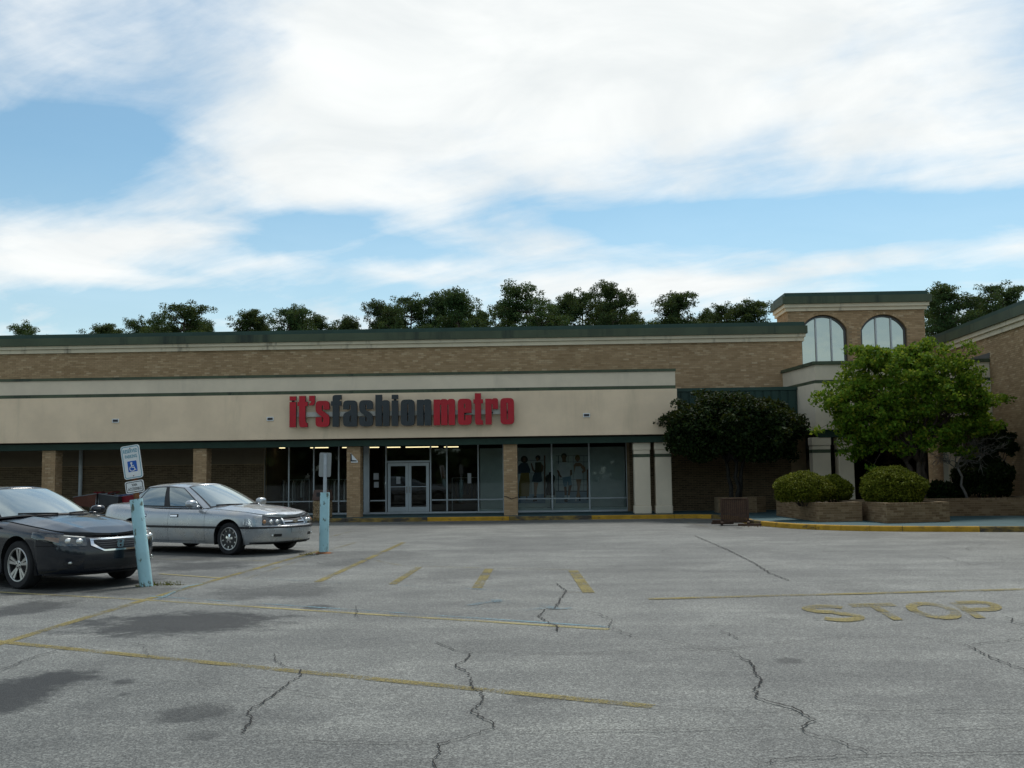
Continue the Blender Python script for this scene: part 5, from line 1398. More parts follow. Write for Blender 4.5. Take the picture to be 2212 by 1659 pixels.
# ================================================================== cars
def smooth_curve(K, n):
    """Catmull-Rom through key rows K; n samples in key-index parameter"""
    K = np.array(K, float); m_ = len(K)
    out = []
    for t_ in np.linspace(0, m_ - 1, n):
        i = min(int(t_), m_ - 2); s = t_ - i
        p0, p1, p2, p3 = K[max(i - 1, 0)], K[i], K[i + 1], K[min(i + 2, m_ - 1)]
        out.append(.5 * ((2 * p1) + (-p0 + p2) * s + (2 * p0 - 5 * p1 + 4 * p2 - p3) * s * s + (-p0 + 3 * p1 - 3 * p2 + p3) * s ** 3))
    return np.array(out)
class Car:
    """x forward, y left, z up; lower body is a band swept round the plan outline, glasshouse a second band"""
    def __init__(s, spec, root):
        s.__dict__.update(spec); s.root = root; s.hood_end = s.outline[0][0] - .10
        full = [(-0.0 + x, y) for x, y in s.outline]
        ext = [(full[1][0], -full[1][1])] + full + [(full[-2][0], -full[-2][1])]
        d = smooth_curve(ext, 60 * (len(ext) - 1) + 1)[60:-60]
        L = np.concatenate([[0], np.cumsum(np.linalg.norm(np.diff(d, axis=0), axis=1))])
        s.len = L[-1]; s.sl = np.linspace(0, s.len, 1200)
        s.px = np.interp(s.sl, L, d[:, 0]); s.py = np.interp(s.sl, L, d[:, 1])
        tx, ty = np.gradient(s.px), np.gradient(s.py); q = np.hypot(tx, ty)
        s.nx, s.ny = ty / q, -tx / q
        s.nx, s.ny = np.where(True, -s.nx, 0) * -1, -s.ny * -1
        # outward normal: from front centre going left the outside is on the right hand of (-t)
        s.nx, s.ny = ty / q, -tx / q
        if s.nx[0] < 0: s.nx, s.ny = -s.nx, -s.ny
    def s_at_x(s, x): i = np.argmin(np.abs(s.px - x)); return s.sl[i]
    def s_at_y(s, y): k = len(s.sl) // 3; i = np.argmin(np.abs(s.py[:k] - y)); return s.sl[i]
    def s_rear_y(s, y): k = 2 * len(s.sl) // 3; i = k + np.argmin(np.abs(s.py[k:] - y)); return s.sl[i]
    def ztop(s, x): return float(np.interp(x, s.ztx, s.ztz))
    def zlow(s, x, sidey=True):
        z = float(np.interp(x, s.zlx, s.zlz))
        return z
    def arch(s, x):
        for xc in s.axles:
            if abs(x - xc) < s.ra: return s.rw + .015 + math.sqrt(s.ra ** 2 - (x - xc) ** 2)
        return -1
    def at(s, q): return [float(np.interp(q, s.sl, a)) for a in (s.px, s.py, s.nx, s.ny)]
    def B(s, q, z, off=0.0, mir=1):
        x, y, nx, ny = s.at(q)
        wf = max(0, nx) ** 2; wr = max(0, -nx) ** 2; ws = 1 - wf - wr
        o = ws * np.interp(z, *s.pside) + wf * np.interp(z, *s.pfront) + wr * np.interp(z, *s.prear) + off
        zt_ = s.ztop(x)
        t_ = (z - (zt_ - .115)) / .115
        if t_ > 0: o -= (.082 - .045 * wf) * (1 - math.sqrt(max(0, 1 - min(1, t_) ** 2)))
        return (x + nx * o, (y + ny * o) * mir, z)
    def panel(s, name, q0, q1, zlo, zhi, mat, off=0.0, parent=None, step=.022, nz=14, mir=1, arches=True, rim=.025, smooth=True):
        ns = max(3, int(abs(q1 - q0) / step)); P = []
        for i in range(ns + 1):
            q = q0 + (q1 - q0) * i / ns
            x = s.at(q)[0]
            a = zlo(q, x) if callable(zlo) else zlo; b_ = zhi(q, x) if callable(zhi) else zhi
            row = []
            for j in range(nz + 1):
                z = a + (b_ - a) * j / nz
                if arches and abs(s.at(q)[3]) > .5: z = max(z, min(s.arch(x), b_ - .004))
                row.append(s.B(q, z, off, mir))
            P.append(row)
        mb = MB(); mb.grid(P)
        if rim:
            edge = [P[i][0] for i in range(ns + 1)] + [P[ns][j] for j in range(1, nz + 1)] + [P[i][nz] for i in range(ns - 1, -1, -1)] + [P[0][j] for j in range(nz - 1, 0, -1)]
            def inn_(i):
                p_ = np.array(edge[i]); q_ = np.array([p_[0] * .985, p_[1] * .985, p_[2]]); d = q_ - p_; l = np.linalg.norm(d[:2]) + 1e-9
                return tuple(p_ + d / l * rim)
            E2 = [inn_(i) for i in range(len(edge))]; k = len(edge)
            mb.add(edge + E2, [(i, (i + 1) % k, k + (i + 1) % k, k + i) for i in range(k)])
        o = mb.build(name, mat, parent or s.root, local=True)
        bm = bmesh.new(); bm.from_mesh(o.data); bmesh.ops.remove_doubles(bm, verts=bm.verts[:], dist=.0004)
        bmesh.ops.recalc_face_normals(bm, faces=bm.faces[:]); bm.to_mesh(o.data); bm.free()
        if smooth: autosmooth(o, 38)
        return o
    def both(s, name, q0, q1, zlo, zhi, mat, **k): return [s.panel(name, q0, q1, zlo, zhi, mat, mir=m_, **k) for m_ in (1, -1)]
    def cap(s, name, q0, q1, f, mat, off=0.0, n=16, parent=None, bow=None):
        """top skin between the two sides (bonnet, boot lid)"""
        P = []; ns = max(4, int(abs(q1 - q0) / .03))
        for i in range(ns + 1):
            q = q0 + (q1 - q0) * i / ns
            x, y, nx, ny = s.at(q); zt_ = s.ztop(x)
            T = s.B(q, zt_)
            row = []
            for j in range(n + 1):
                w_ = -f + 2 * f * j / n
                xx = T[0] + (bow(i / ns) * (1 - w_ * w_) if bow else 0)
                cr = float(np.interp(xx, s.crx, s.crz)) * min(1, abs(T[1]) / .55)
                crease = s.crease * math.exp(-((abs(w_) - .62) / .09) ** 2) * min(1, max(0, (s.hood_end - xx) * 4)) if T[0] > s.cowl else 0
                row.append((xx, T[1] * w_, s.ztop(xx) + cr * (1 - w_ * w_) ** .8 + crease + off))
            P.append(row)
        mb = MB(); mb.grid(P)
        lo = [[(v[0], v[1], v[2] - .03) for v in r_] for r_ in (P[0], P[-1])]
        mb.grid([lo[0], P[0]]); mb.grid([P[-1], lo[1]]); mb.grid([[(r_[0][0], r_[0][1], r_[0][2] - .03) for r_ in P], [r_[0] for r_ in P]]); mb.grid([[r_[-1] for r_ in P], [(r_[-1][0], r_[-1][1], r_[-1][2] - .03) for r_ in P]])
        o = mb.build(name, mat, parent or s.root, local=True)
        bm = bmesh.new(); bm.from_mesh(o.data); bmesh.ops.remove_doubles(bm, verts=bm.verts[:], dist=.0004); bmesh.ops.recalc_face_normals(bm, faces=bm.faces[:]); bm.to_mesh(o.data); bm.free()
        return autosmooth(o, 38)
    # glasshouse
    def prep_glass(s):
        n = 40 * (len(s.gbase) - 1) + 1
        m2 = lambda K: [(K[1][0], -K[1][1], K[1][2])] + list(K) + [(K[-2][0], -K[-2][1], K[-2][2])]
        cut = lambda K: smooth_curve(m2(K), 40 * (len(K) + 1) + 1)[40:-40]
        s.gb, s.gt = cut(s.gbase), cut(s.gtop)
        s.gp_ = np.linspace(0, len(s.gbase) - 1, len(s.gb))
    def G(s, t_, v, off=0.0):
        m_ = -1 if t_ < 0 else 1; t_ = abs(t_)
        b_ = np.array([np.interp(t_, s.gp_, s.gb[:, k]) for k in range(3)]); a = np.array([np.interp(t_, s.gp_, s.gt[:, k]) for k in range(3)])
        e = .01
        t1, t2 = max(0, t_ - e), min(len(s.gbase) - 1, t_ + e)
        mid = lambda q: np.array([(np.interp(q, s.gp_, s.gb[:, k]) + np.interp(q, s.gp_, s.gt[:, k])) / 2 for k in range(3)])
        tg = mid(t2) - mid(t1); upv = a - b_
        nn = np.cross(upv, tg); nn /= np.linalg.norm(nn)
        c_ = (mid(0) + mid(len(s.gbase) - 1)) / 2
        if nn @ ((a + b_) / 2 - c_) < 0: nn = -nn
        p_ = b_ + (a - b_) * v + nn * (4 * s.bulge * v * (1 - v) + off)
        return (p_[0], p_[1] * m_, p_[2])
    def gpanel(s, name, t0, t1, v0, v1, mat, off=0.0, parent=None, nt=24, nv=10, rim=.012, cut=None):
        P = []
        for i in range(nt + 1):
            t_ = t0 + (t1 - t0) * i / nt
            a = v0(i / nt) if callable(v0) else v0; b_ = v1(i / nt) if callable(v1) else v1
            P.append([s.G(t_, a + (b_ - a) * j / nv, off) for j in range(nv + 1)])
        mb = MB(); mb.grid(P)
        if rim:
            Q = []
            for i in range(nt + 1):
                t_ = t0 + (t1 - t0) * i / nt
                a = v0(i / nt) if callable(v0) else v0; b_ = v1(i / nt) if callable(v1) else v1
                Q.append([s.G(t_, a + (b_ - a) * j / nv, off - rim) for j in (0, nv)])
            mb.grid([[q_[0] for q_ in Q], [p_[0] for p_ in P]]); mb.grid([[p_[-1] for p_ in P], [q_[1] for q_ in Q]])
        o = mb.build(name, mat, parent or s.root, local=True)
        fixn(o)
        return autosmooth(o, 45)
    def roof(s, mat):
        T = len(s.gbase) - 1; P = []
        for i in range(61):
            t_ = T * i / 60; e = s.G(t_, 1.0); row = []
            for j in range(21):
                w_ = -1 + j / 10
                row.append((e[0], e[1] * w_, e[2] + s.roofcr * (1 - abs(w_) ** 2.2) * min(1, abs(e[1]) / .5) ** 1.5))
            P.append(row)
        mb = MB(); mb.grid(P); o = mb.build('roof', mat, s.root, local=True); fixn(o); return autosmooth(o, 50)
    def liner(s):
        for xc in s.axles:
            for m_ in (1, -1):
                mb = MB(); R_ = s.ra + .004; n = 20
                A_ = [(xc + R_ * math.cos(math.pi * i / n), m_ * (s.halfw - .035), s.rw + .015 + R_ * math.sin(math.pi * i / n)) for i in range(n + 1)]
                A_ = [(A_[0][0], A_[0][1], .2)] + A_ + [(A_[-1][0], A_[-1][1], .2)]
                B_ = [(x, m_ * .48, z) for x, y, z in A_]
                mb.grid([A_, B_]); mb.add(B_, [tuple(range(len(B_)))])
                mb.build('wheel_arch', 'black_plastic', s.root, local=True)
    def wheel(s, x, side, style):
        y = side * s.track / 2; r = s.rw
        w = put('wheel', None, s.root) if False else None
        ty = MB(); hw = .105
        ty.lathe([(r * .70, -hw * .9), (r * .80, -hw), (r * .93, -hw), (r * .985, -hw * .82), (r, -hw * .55), (r, hw * .55), (r * .985, hw * .82), (r * .93, hw), (r * .80, hw), (r * .70, hw * .9)], (x, y, r), 'Y', 40)
        tyre = ty.build('wheel', 'tyre', s.root, local=True); fixn(tyre); autosmooth(tyre, 40)
        f_ = side          # outer face direction
        rm = MB(); rr_ = r * .70
        yo = y + f_ * hw * .72
        rm.lathe([(rr_ + .004, (hw * .9) * f_ + 0), (rr_ - .014, hw * .94 * f_), (rr_ - .024, hw * .70 * f_), (rr_ - .030, -.3 * hw * f_), (rr_ * .3, -.32 * hw * f_), (0, -.32 * hw * f_)], (x, y, r), 'Y', 40)
        rim = rm.build('rim', 'rim_dark' if style == 'cover' else 'rim_dark', tyre, local=True); fixn(rim); autosmooth(rim, 40)
        lip = MB(); lip.lathe([(rr_ + .003, hw * .905 * f_), (rr_ - .006, hw * .97 * f_), (rr_ - .017, hw * .95 * f_), (rr_ - .022, hw * .75 * f_)], (x, y, r), 'Y', 40)
        lp = lip.build('rim_lip', 'rim_silver', tyre, local=True); fixn(lp); autosmooth(lp, 40)
        def spoke(an, w0, w1, r0, r1, y0, y1, mat, dep=.02):
            mb = MB(); ca, sa = math.cos(an), math.sin(an)
            def P_(rad, lat, yy): return (x + rad * ca - lat * sa, yy, r + rad * sa + lat * ca)
            q = []
            for yy0, yy1 in ((y0, y1), (y0 - dep * f_, y1 - dep * f_)):
                q += [P_(r0, -w0, yy0), P_(r0, w0, yy0), P_(r1, w1, yy1), P_(r1, -w1, yy1)]
            mb.add(q, [(0, 1, 2, 3), (7, 6, 5, 4), (0, 4, 5, 1), (1, 5, 6, 2), (2, 6, 7, 3), (3, 7, 4, 0)])
            fixn(mb.build('spoke', mat, tyre, local=True))
        hub = MB()
        if style == 'twin':
            for k in range(5):
                a0 = 2 * math.pi * k / 5 + .3
                for d in (-.17, .17): spoke(a0 + d, .012, .025, .05, rr_ - .012, y + f_ * hw * .74, y + f_ * hw * .86, 'rim_silver')
            hub.lathe([(.062, hw * .55 * f_), (.060, hw * .78 * f_), (.03, hw * .84 * f_), (0, hw * .84 * f_)], (x, y, r), 'Y', 24)
        else:
            for k in range(10): spoke(2 * math.pi * k / 10 + .2, .013, .006, rr_ * .66, rr_ - .012, y + f_ * hw * .80, y + f_ * hw * .86, 'rim_silver', .008)
            for k in range(5): spoke(2 * math.pi * k / 5 + .2, .016, .024, .015, rr_ * .40, y + f_ * hw * .90, y + f_ * hw * .80, 'chrome', .012)
            disc = MB(); disc.lathe([(rr_ - .012, hw * .70 * f_), (rr_ * .45, hw * .74 * f_), (0, hw * .76 * f_)], (x, y, r), 'Y', 30)
            fixn(disc.build('wheel_cover', 'rim_dark', tyre, local=True))
            hub.lathe([(.045, hw * .6 * f_), (.042, hw * .93 * f_), (0, hw * .96 * f_)], (x, y, r), 'Y', 20)
        fixn(hub.build('hub', 'rim_silver', tyre, local=True))
        for k in range(5):
            an = 2 * math.pi * k / 5 + .62
            b = MB(); b.lathe([(.010, hw * .6 * f_), (.010, hw * .87 * f_), (0, hw * .88 * f_)], (x + .04 * math.cos(an), y, r + .04 * math.sin(an)), 'Y', 8); b.build('lug_nut', 'rim_dark', tyre, local=True)
    def blob(s, name, c, r, mat, parent=None, squash=None):
        bm = bmesh.new(); bmesh.ops.create_uvsphere(bm, u_segments=18, v_segments=12, radius=1)
        for v in bm.verts:
            p_ = [math.copysign(abs(v.co[k]) ** (squash or 1), v.co[k]) for k in range(3)]
            v.co = Vector([c[k] + r[k] * p_[k] for k in range(3)])
        me = bpy.data.meshes.new(name); bm.to_mesh(me); bm.free(); me.materials.append(MATS[mat])
        me.polygons.foreach_set('use_smooth', [True] * len(me.polygons))
        return put(name, me, parent or s.root)
    def seats(s, xs):
        for x in xs:
            for y in (.36, -.36):
                s.blob('seat', (x, y, .86), (.11, .25, .33), 'cloth_grey', squash=.7)
                s.blob('head_rest', (x - .06, y, 1.17), (.06, .13, .09), 'cloth_grey', squash=.75)

def build_common(c, doors, seams_x, paint, roofmat=None, door_names=('door',)):
    zl_ = lambda q, x: c.zlow(x)
    zt_ = lambda q, x: c.ztop(x)
    # dark inner shell shows through the panel gaps
    c.both('inner_shell', 0, c.len, zl_, lambda q, x: c.ztop(x) - .012, 'black_plastic', off=-.022, rim=0, step=.03)
    c.cap('body_top', .02, c.len - .02, 1.0, paint, off=-.010)
    ub = MB(); P_ = [c.at(q)[:2] for q in np.linspace(0, c.len, 60)]
    pts = [(x * .97, y * .92, .215) for x, y in P_]; pts += [(x, -y, z) for x, y, z in pts[1:-1]][::-1]
    ub.add(pts, [tuple(range(len(pts)))]); ub.build('underbody', 'black_plastic', c.root, local=True)
    c.liner()
    c.prep_glass()
    c.roof(roofmat or paint)
    T = len(c.gbase) - 1
    for m_ in (1, -1): c.gpanel('roof_pillar', 0, m_ * T, 0, 1, paint, 0.0, nt=90, rim=0)

# ---------------------------------------------------------------- silver sedan
sed = dict(outline=[(2.54, 0), (2.515, .30), (2.43, .56), (2.27, .76), (2.0, .88), (1.5, .925), (.6, .928), (-.4, .928), (-1.4, .922), (-2.0, .895), (-2.33, .80), (-2.47, .58), (-2.53, .3), (-2.54, 0)],
    ztx=[-2.54, -2.4, -1.7, -.6, .7, 1.2, 1.9, 2.3, 2.54], ztz=[.92, 1.0, 1.01, .955, .93, .91, .86, .80, .725],
    zlx=[-2.54, -2.2, -1.8, 1.95, 2.2, 2.54], zlz=[.33, .28, .215, .215, .235, .25],
    axles=(1.51, -1.297), ra=.385, rw=.328, track=1.575, halfw=.925, cowl=1.0, crease=.012,
    pside=([.2, .3, .45, .56, .62, .75, .85, .95], [-.05, -.022, -.004, 0, 0, -.008, -.03, -.06]),
    pfront=([.2, .3, .42, .50, .56, .60, .66, .72], [-.10, -.03, 0.0, .01, .01, -.045, -.075, -.12]),
    prear=([.2, .35, .5, .6, .66, .8, .9, .98], [-.08, -.02, .01, .01, -.03, -.05, -.07, -.12]),
    crx=[-2.54, -2.3, -1.6, .9, 1.6, 2.3, 2.54], crz=[.01, .03, .035, .085, .080, .040, .0],
    gbase=[(1.17, 0, .985), (1.05, .46, .975), (.78, .765, .94), (.56, .815, .935), (-.33, .845, .945), (-1.28, .815, .96), (-1.62, .72, .985), (-1.88, .42, 1.0), (-1.94, 0, 1.005)],
    gtop=[(.12, 0, 1.42), (.07, .36, 1.41), (-.04, .545, 1.375), (-.20, .60, 1.385), (-.52, .62, 1.41), (-1.02, .60, 1.395), (-1.22, .54, 1.37), (-1.34, .3, 1.385), (-1.37, 0, 1.39)],
    bulge=.022, roofcr=.055)
def place_car(u, v, heading, wheel_local, nm, label, CS=1.08):
    """put the car so that its near front tyre meets the ground at a picture point"""
    p = gp(u, v); h = R(heading); lx, ly = wheel_local
    o = thing(nm, label, 'car', (p[0] - CS * (lx * math.cos(h) - ly * math.sin(h)), p[1] - CS * (lx * math.sin(h) + ly * math.cos(h)), 0), h)
    o.scale = (CS, CS, CS); return o
SIL = place_car(500, 1198.5, -27.5, (1.51, -.80), 'parked_sedan', 'silver four-door sedan with faded paint parked facing right behind the black car')
c = Car(sed, SIL)
build_common(c, None, None, 'paint_silver')
P = 'paint_silver'
sx, sy = c.s_at_x, c.s_at_y
zlo = lambda q, x: c.zlow(x); zti = lambda q, x: c.ztop(x) - .001
g = .006
# bumper and body panels, gaps between
SB = .535                               # rub strip height
c.panel('front_bumper', 0, sx(1.92) - g, zlo, lambda q, x: .60 if x > 2.2 else .585, P, nz=12)
c.panel('front_bumper', 0, sx(1.92) - g, zlo, lambda q, x: .60 if x > 2.2 else .585, P, nz=12, mir=-1)
c.both('front_fender', sx(2.28), sx(.86) - g, lambda q, x: (.592 if x > 1.92 else c.zlow(x)), zti, P)
c.both('front_door', sx(.86), sx(-.20) - g, lambda q, x: c.zlow(x) + .055, zti, P, step=.05)
c.both('rear_door', sx(-.20), sx(-1.12) - g, lambda q, x: c.zlow(x) + .055, zti, P)
c.both('rear_fender', sx(-1.12), sx(-2.30), zlo, zti, P)
c.both('rear_bumper', sx(-2.30) + g, c.len, zlo, lambda q, x: .64, P)
c.both('rear_panel', sx(-2.30) + g, c.len, .648, zti, P)
c.both('sill', sx(1.10), sx(-.90), zlo, lambda q, x: c.zlow(x) + .048, P, step=.05, nz=4)
for m_ in (1, -1):
    c.panel('rub_strip', 0, sx(1.92), SB, .575, 'black_plastic', off=.014, nz=4, mir=m_)
    c.panel('rub_strip', sx(1.905), sx(-2.1), SB - .005, .575, 'black_plastic', off=.012, nz=4, mir=m_, step=.03)
c.cap('hood', sy(.70), sx(.86), .985, P, off=.004, bow=lambda k: .17 * (1 - k) + .22 * k)
c.cap('trunk_lid', sx(-1.75), c.s_rear_y(.62), .975, P, off=.004)
for m_ in (1, -1):
    hl = c.panel('headlight', sy(.33), sx(2.12), lambda q, x: .602, lambda q, x: c.ztop(x) - .020 - .02 * max(0, 2.3 - x), 'black_plastic', off=-.020, nz=6, mir=m_, rim=.02)
    c.panel('lens', sy(.335), sx(2.125), lambda q, x: .606, lambda q, x: c.ztop(x) - .024 - .02 * max(0, 2.3 - x), 'lens_glass', off=.022, nz=6, mir=m_, rim=.012, parent=hl)
    for q_, w_, mt in ((sy(.47), .048, 'lamp_reflector'), (sy(.60), .048, 'lamp_reflector'), (sy(.72), .042, 'amber')):
        b_ = c.B(q_, .664, .004, m_); c.blob('lamp', b_, (.030, w_ * 1.1, .045), mt, parent=hl)
# grille with cross bar and emblem
gr = [c.panel('grille', 0, sy(.315), .612, lambda q, x: c.ztop(x) - .006, 'black_plastic', off=-.006, nz=6, mir=m_) for m_ in (1, -1)]
for m_ in (1, -1):
    c.panel('grille_bar', 0, sy(.30), .652, .676, P, off=.020, nz=3, mir=m_, parent=gr[0])
    for z in (.628, .694): c.panel('slat', 0, sy(.29), z, z + .008, 'alu_dark', off=.004, nz=1, mir=m_, parent=gr[0])
    c.panel('grille_surround', sy(.30), sy(.335), .606, lambda q, x: c.ztop(x) - .004, P, off=.016, nz=5, mir=m_, parent=gr[0])
    c.panel('grille_surround', 0, sy(.335), .598, .612, P, off=.016, nz=2, mir=m_, parent=gr[0])
    fo = c.panel('bumper_opening', sy(.40), sy(.56), .365, .42, 'black_plastic', off=.004, nz=3, mir=m_)
    c.blob('fog_lamp', c.B(sy(.585), .392, .004, m_), (.014, .035, .022), 'lamp_reflector', parent=fo)
    c.panel('lower_lip', 0, sx(2.05), .235, .262, 'black_plastic', off=.010, nz=2, mir=m_)
xe, _, ze = c.B(0, .664, .032)
em = MB(); bt = [(-.075, -.018), (-.03, -.018), (-.022, -.034), (.034, -.034), (.028, -.018), (.075, -.018), (.067, .018), (.03, .018), (.022, .034), (-.034, .034), (-.028, .018), (-.083, .018)]
plate(em, [bt], lambda x, y, d: (xe + d, x, ze + y), 0, .012); fixn(em.build('emblem', 'chrome', gr[0], local=True))
c.panel('licence_recess', 0, sy(.17), .44, .53, P, off=.016, nz=4); c.panel('licence_recess', 0, sy(.17), .44, .53, P, off=.016, nz=4, mir=-1)
# glass
t1 = 1.72
ws = c.gpanel('windscreen', -t1, t1, .035, .95, 'windscreen', .006, nt=40)
c.gpanel('windscreen_seal', -t1 - .09, t1 + .09, .005, .985, 'black_plastic', .003, nt=40)
c.gpanel('rear_window', 8 - 1.45, 8, .10, .92, 'side_glass', .006); c.gpanel('rear_window', -(8 - 1.45), -8, .10, .92, 'side_glass', .006)
for m_ in (1, -1):
    c.gpanel('window_surround', m_ * 2.48, m_ * 5.82, .02, lambda k: .955 - .42 * max(0, k - .86) ** 1.2 * 3, 'black_plastic', .004, nt=44)
    c.gpanel('front_window', m_ * 2.66, m_ * 3.86, .075, .91, 'side_glass', .008)
    c.gpanel('rear_window', m_ * 4.06, m_ * 5.02, .075, .90, 'side_glass', .008)
    c.gpanel('quarter_window', m_ * 5.10, m_ * 5.66, .085, lambda k: .88 - .40 * k, 'side_glass', .008)
    mm = c.blob('mirror', (.60, m_ * 1.03, 1.03), (.085, .135, .082), P, squash=.8)
    c.blob('mirror_arm', (.62, m_ * .90, .975), (.06, .07, .025), P, squash=.8)
    for x_ in (-.02, -.98):
        hq = c.s_at_x(x_)
        c.panel('door_handle', hq - .10, hq + .10, .765, .80, 'chrome', off=.018, nz=3, mir=m_, step=.04)
        c.panel('handle_recess', hq - .12, hq + .12, .75, .815, 'black_plastic', off=.004, nz=3, mir=m_, step=.04)
    c.panel('tail_lamp', c.sl[np.argmin(np.abs(c.px + 2.42))], c.s_rear_y(.5), .70, .86, 'red_lens', off=.008, nz=4, mir=m_)
    b = MB(); b.tube([c.G(m_ * .25, .02, .012), c.G(m_ * .9, .035, .016), c.G(m_ * 1.45, .06, .014)], .010, 6); b.build('wiper', 'black_plastic', ws, local=True)
for x_ in c.axles:
    for m_ in (1, -1): c.wheel(x_, m_, 'cover')

# ---------------------------------------------------------------- black coupe
cou = dict(outline=[(2.47, 0), (2.445, .32), (2.36, .60), (2.17, .80), (1.85, .895), (1.4, .92), (.5, .918), (-.4, .918), (-1.3, .92), (-1.9, .885), (-2.22, .78), (-2.36, .56), (-2.41, .3), (-2.42, 0)],
    ztx=[-2.42, -2.3, -1.7, -.6, .6, 1.1, 1.8, 2.17, 2.47], ztz=[.92, 1.0, 1.01, .955, .935, .915, .845, .79, .735],
    zlx=[-2.42, -2.1, -1.75, 1.85, 2.1, 2.43], zlz=[.33, .28, .21, .21, .20, .195],
    axles=(1.45, -1.295), ra=.388, rw=.335, track=1.585, halfw=.92, cowl=.98, crease=.020,
    pside=([.2, .3, .45, .6, .70, .80, .9, .98], [-.055, -.03, -.012, -.006, 0, -.012, -.04, -.07]),
    pfront=([.19, .25, .35, .46, .54, .60, .66, .74], [-.10, -.02, .01, .015, .01, -.005, -.03, -.09]),
    prear=([.2, .35, .5, .6, .7, .85, .95, 1.0], [-.08, -.02, .01, .01, -.01, -.04, -.05, -.09]),
    crx=[-2.42, -2.2, -1.6, .9, 1.5, 2.15, 2.43], crz=[.01, .03, .035, .07, .080, .045, .0],
    gbase=[(1.12, 0, .995), (.99, .48, .985), (.70, .775, .955), (.46, .815, .945), (-.45, .83, .955), (-1.15, .79, .985), (-1.60, .68, 1.01), (-1.92, .40, 1.025), (-1.98, 0, 1.03)],
    gtop=[(.12, 0, 1.385), (.07, .36, 1.38), (-.05, .535, 1.35), (-.22, .58, 1.355), (-.55, .595, 1.362), (-.85, .565, 1.345), (-1.0, .50, 1.325), (-1.12, .3, 1.345), (-1.15, 0, 1.35)],
    bulge=.024, roofcr=.050)
BLK = place_car(49, 1271.5, -31.0, (1.45, -.80), 'parked_coupe', 'black two-door coupe cut off by the left edge, nose behind the leaning post', 1.125)
c = Car(cou, BLK)
P = 'paint_black'
build_common(c, None, None, P)
sx, sy = c.s_at_x, c.s_at_y
zlo = lambda q, x: c.zlow(x); zti = lambda q, x: c.ztop(x) - .001
for m_ in (1, -1):
    c.panel('front_bumper', 0, sx(1.86) - g, zlo, lambda q, x: c.ztop(x) - .035 if x > 2.2 else .60, P, nz=16, mir=m_)
    c.panel('front_fender', sx(2.25), sx(.78) - g, lambda q, x: (.607 if x > 1.86 else c.zlow(x)), zti, P, mir=m_)
    c.panel('door', sx(.78), sx(-.62) - g, lambda q, x: c.zlow(x) + .06, zti, P, mir=m_, step=.05)
    c.panel('rear_fender', sx(-.62), sx(-2.2), zlo, zti, P, mir=m_)
    c.panel('rear_bumper', sx(-2.2) + g, c.len, zlo, .65, P, mir=m_)
    c.panel('rear_panel', sx(-2.2) + g, c.len, .658, zti, P, mir=m_)
    c.panel('sill', sx(1.04), sx(-.88), zlo, lambda q, x: c.zlow(x) + .052, P, step=.05, nz=4, mir=m_)
    # swept headlight, wide at the grille and pointed up the fender
    q0, q1 = sy(.47), sx(1.80)
    k_ = lambda q: (q - q0) / (q1 - q0)
    lo_ = lambda q, x: .600 + .115 * max(0, k_(q) - .35) / .65
    hi_ = lambda q, x: min(c.ztop(x) - .022, .725 + .075 * k_(q))
    hl = c.panel('headlight', q0, q1, lo_, hi_, 'lamp_shell', off=-.010, nz=6, mir=m_, rim=.02)
    c.panel('lens', q0, q1, lambda q, x: lo_(q, x) + .003, lambda q, x: max(lo_(q, x) + .004, hi_(q, x) - .003), 'lens_glass', off=.016, nz=6, mir=m_, rim=.01, parent=hl)
    c.blob('lamp', c.B(sy(.56), .658, -.004, m_), (.035, .055, .045), 'lamp_reflector', parent=hl)
    c.blob('lamp', c.B(sy(.69), .668, -.006, m_), (.03, .05, .045), 'lamp_reflector', parent=hl)
    c.panel('reflector', sy(.775), sx(2.02), lambda q, x: lo_(q, x) + .03, lambda q, x: hi_(q, x) - .045, 'amber', off=.004, nz=3, mir=m_, parent=hl)
    fo = c.panel('bumper_opening', sy(.55), sy(.735), lambda q, x: .345, lambda q, x: .395 - .02 * k_(q), 'black_plastic', off=.004, nz=3, mir=m_)
    c.blob('fog_lamp', c.B(sy(.655), .372, .006, m_), (.016, .045, .026), 'lens_glass', parent=fo)
    c.blob('fog_bulb', c.B(sy(.655), .372, -.002, m_), (.012, .036, .02), 'lamp_reflector', parent=fo)
    c.panel('lower_intake', 0, sy(.50), .285, .395, 'black_plastic', off=.004, nz=4, mir=m_)
    c.panel('lower_lip', 0, sx(2.0), .195, .225, 'black_plastic', off=.012, nz=2, mir=m_)
# grille: hexagon with chrome frame
gr = None
bl_ = lambda q: max(0, (q - sy(.24)) / (sy(.41) - sy(.24)))
for m_ in (1, -1):
    o_ = c.panel('grille', 0, sy(.405), lambda q, x: .535 + .075 * bl_(q), lambda q, x: .675, 'black_plastic', off=.004, nz=6, mir=m_)
    gr = gr or o_
    for z in (.565, .595, .625, .65): c.panel('slat', 0, sy(.26 + (z - .565) * 1.2), z, z + .008, 'alu_dark', off=.010, nz=1, mir=m_, parent=o_)
    c.panel('chrome_frame', 0, sy(.42), lambda q, x: .672, lambda q, x: .694, 'chrome', off=.022, nz=2, mir=m_, parent=o_)
    c.panel('chrome_frame', 0, sy(.42), lambda q, x: .515 + .082 * bl_(q), lambda q, x: .538 + .082 * bl_(q) + .045 * max(0, bl_(q) - .35), 'chrome', off=.022, nz=2, mir=m_, parent=o_)
    c.panel('chrome_frame', sy(.375), sy(.42), lambda q, x: .60, .674, 'chrome', off=.018, nz=2, mir=m_, parent=o_)
xe, _, ze = c.B(0, .607, .030)
em = MB()
fr_ = lambda k: fillet([(-.062 * k, .050 * k, .02), (-.046 * k, -.050 * k, .02), (.046 * k, -.050 * k, .02), (.062 * k, .050 * k, .02)])
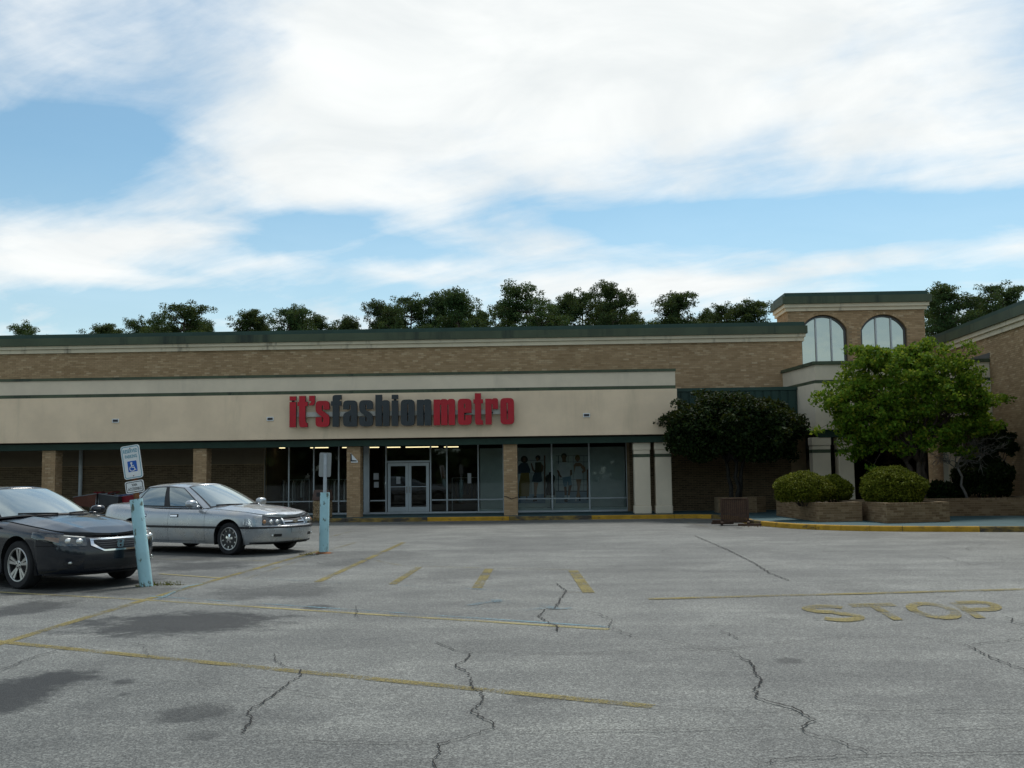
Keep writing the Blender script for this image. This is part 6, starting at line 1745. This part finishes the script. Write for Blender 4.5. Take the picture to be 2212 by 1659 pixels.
plate(em, [fr_(1.0), fr_(.84)], lambda x, y, d: (xe + d, x, ze + y), 0, .012)
plate(em, [[(-.043, .036), (-.026, .036), (-.019, .006), (.019, .006), (.026, .036), (.043, .036), (.031, -.036), (.014, -.036), (.018, -.009), (-.018, -.009), (-.014, -.036), (-.031, -.036)]], lambda x, y, d: (xe + d, x, ze + y), 0, .014)
fixn(em.build('emblem', 'chrome', gr, local=True))
c.cap('hood', sy(.66), sx(.84), .98, P, off=.004, bow=lambda k: .18 * (1 - k) + .24 * k)
c.cap('trunk_lid', sx(-1.85), c.s_rear_y(.58), .975, P, off=.004)
t1 = 1.74
ws = c.gpanel('windscreen', -t1, t1, .035, .95, 'windscreen', .006, nt=40)
c.gpanel('windscreen_seal', -t1 - .10, t1 + .10, .005, .985, 'black_plastic', .003, nt=40)
for m_ in (1, -1):
    c.gpanel('rear_window', m_ * (8 - 1.5), m_ * 8, .10, .92, 'side_glass', .006)
    c.gpanel('window_surround', m_ * 2.6, m_ * 5.6, .02, lambda k: .955 - .5 * max(0, k - .75) ** 1.2 * 3, 'black_plastic', .004, nt=44)
    c.gpanel('door_window', m_ * 2.85, m_ * 4.35, .075, .90, 'side_glass', .008)
    c.gpanel('quarter_window', m_ * 4.5, m_ * 5.4, .085, lambda k: .88 - .45 * k, 'side_glass', .008)
    c.blob('mirror', (.56, m_ * 1.01, 1.03), (.075, .12, .07), P, squash=.8)
    c.blob('mirror_arm', (.60, m_ * .90, .985), (.05, .07, .022), P, squash=.8)
    hq = sx(-.42); c.panel('door_handle', hq - .10, hq + .10, .79, .82, P, off=.02, nz=3, mir=m_, step=.04)
    c.panel('tail_lamp', sx(-2.2) + .05, c.s_rear_y(.45), .74, .88, 'red_lens', off=.008, nz=4, mir=m_)
    b = MB(); b.tube([c.G(m_ * .2 + .1, .02, .012), c.G(m_ * .8 + .1, .04, .018), c.G(m_ * 1.3 + .1, .07, .014)], .010, 6); b.build('wiper', 'black_plastic', ws, local=True)
for x_ in c.axles:
    for m_ in (1, -1): c.wheel(x_, m_, 'twin')
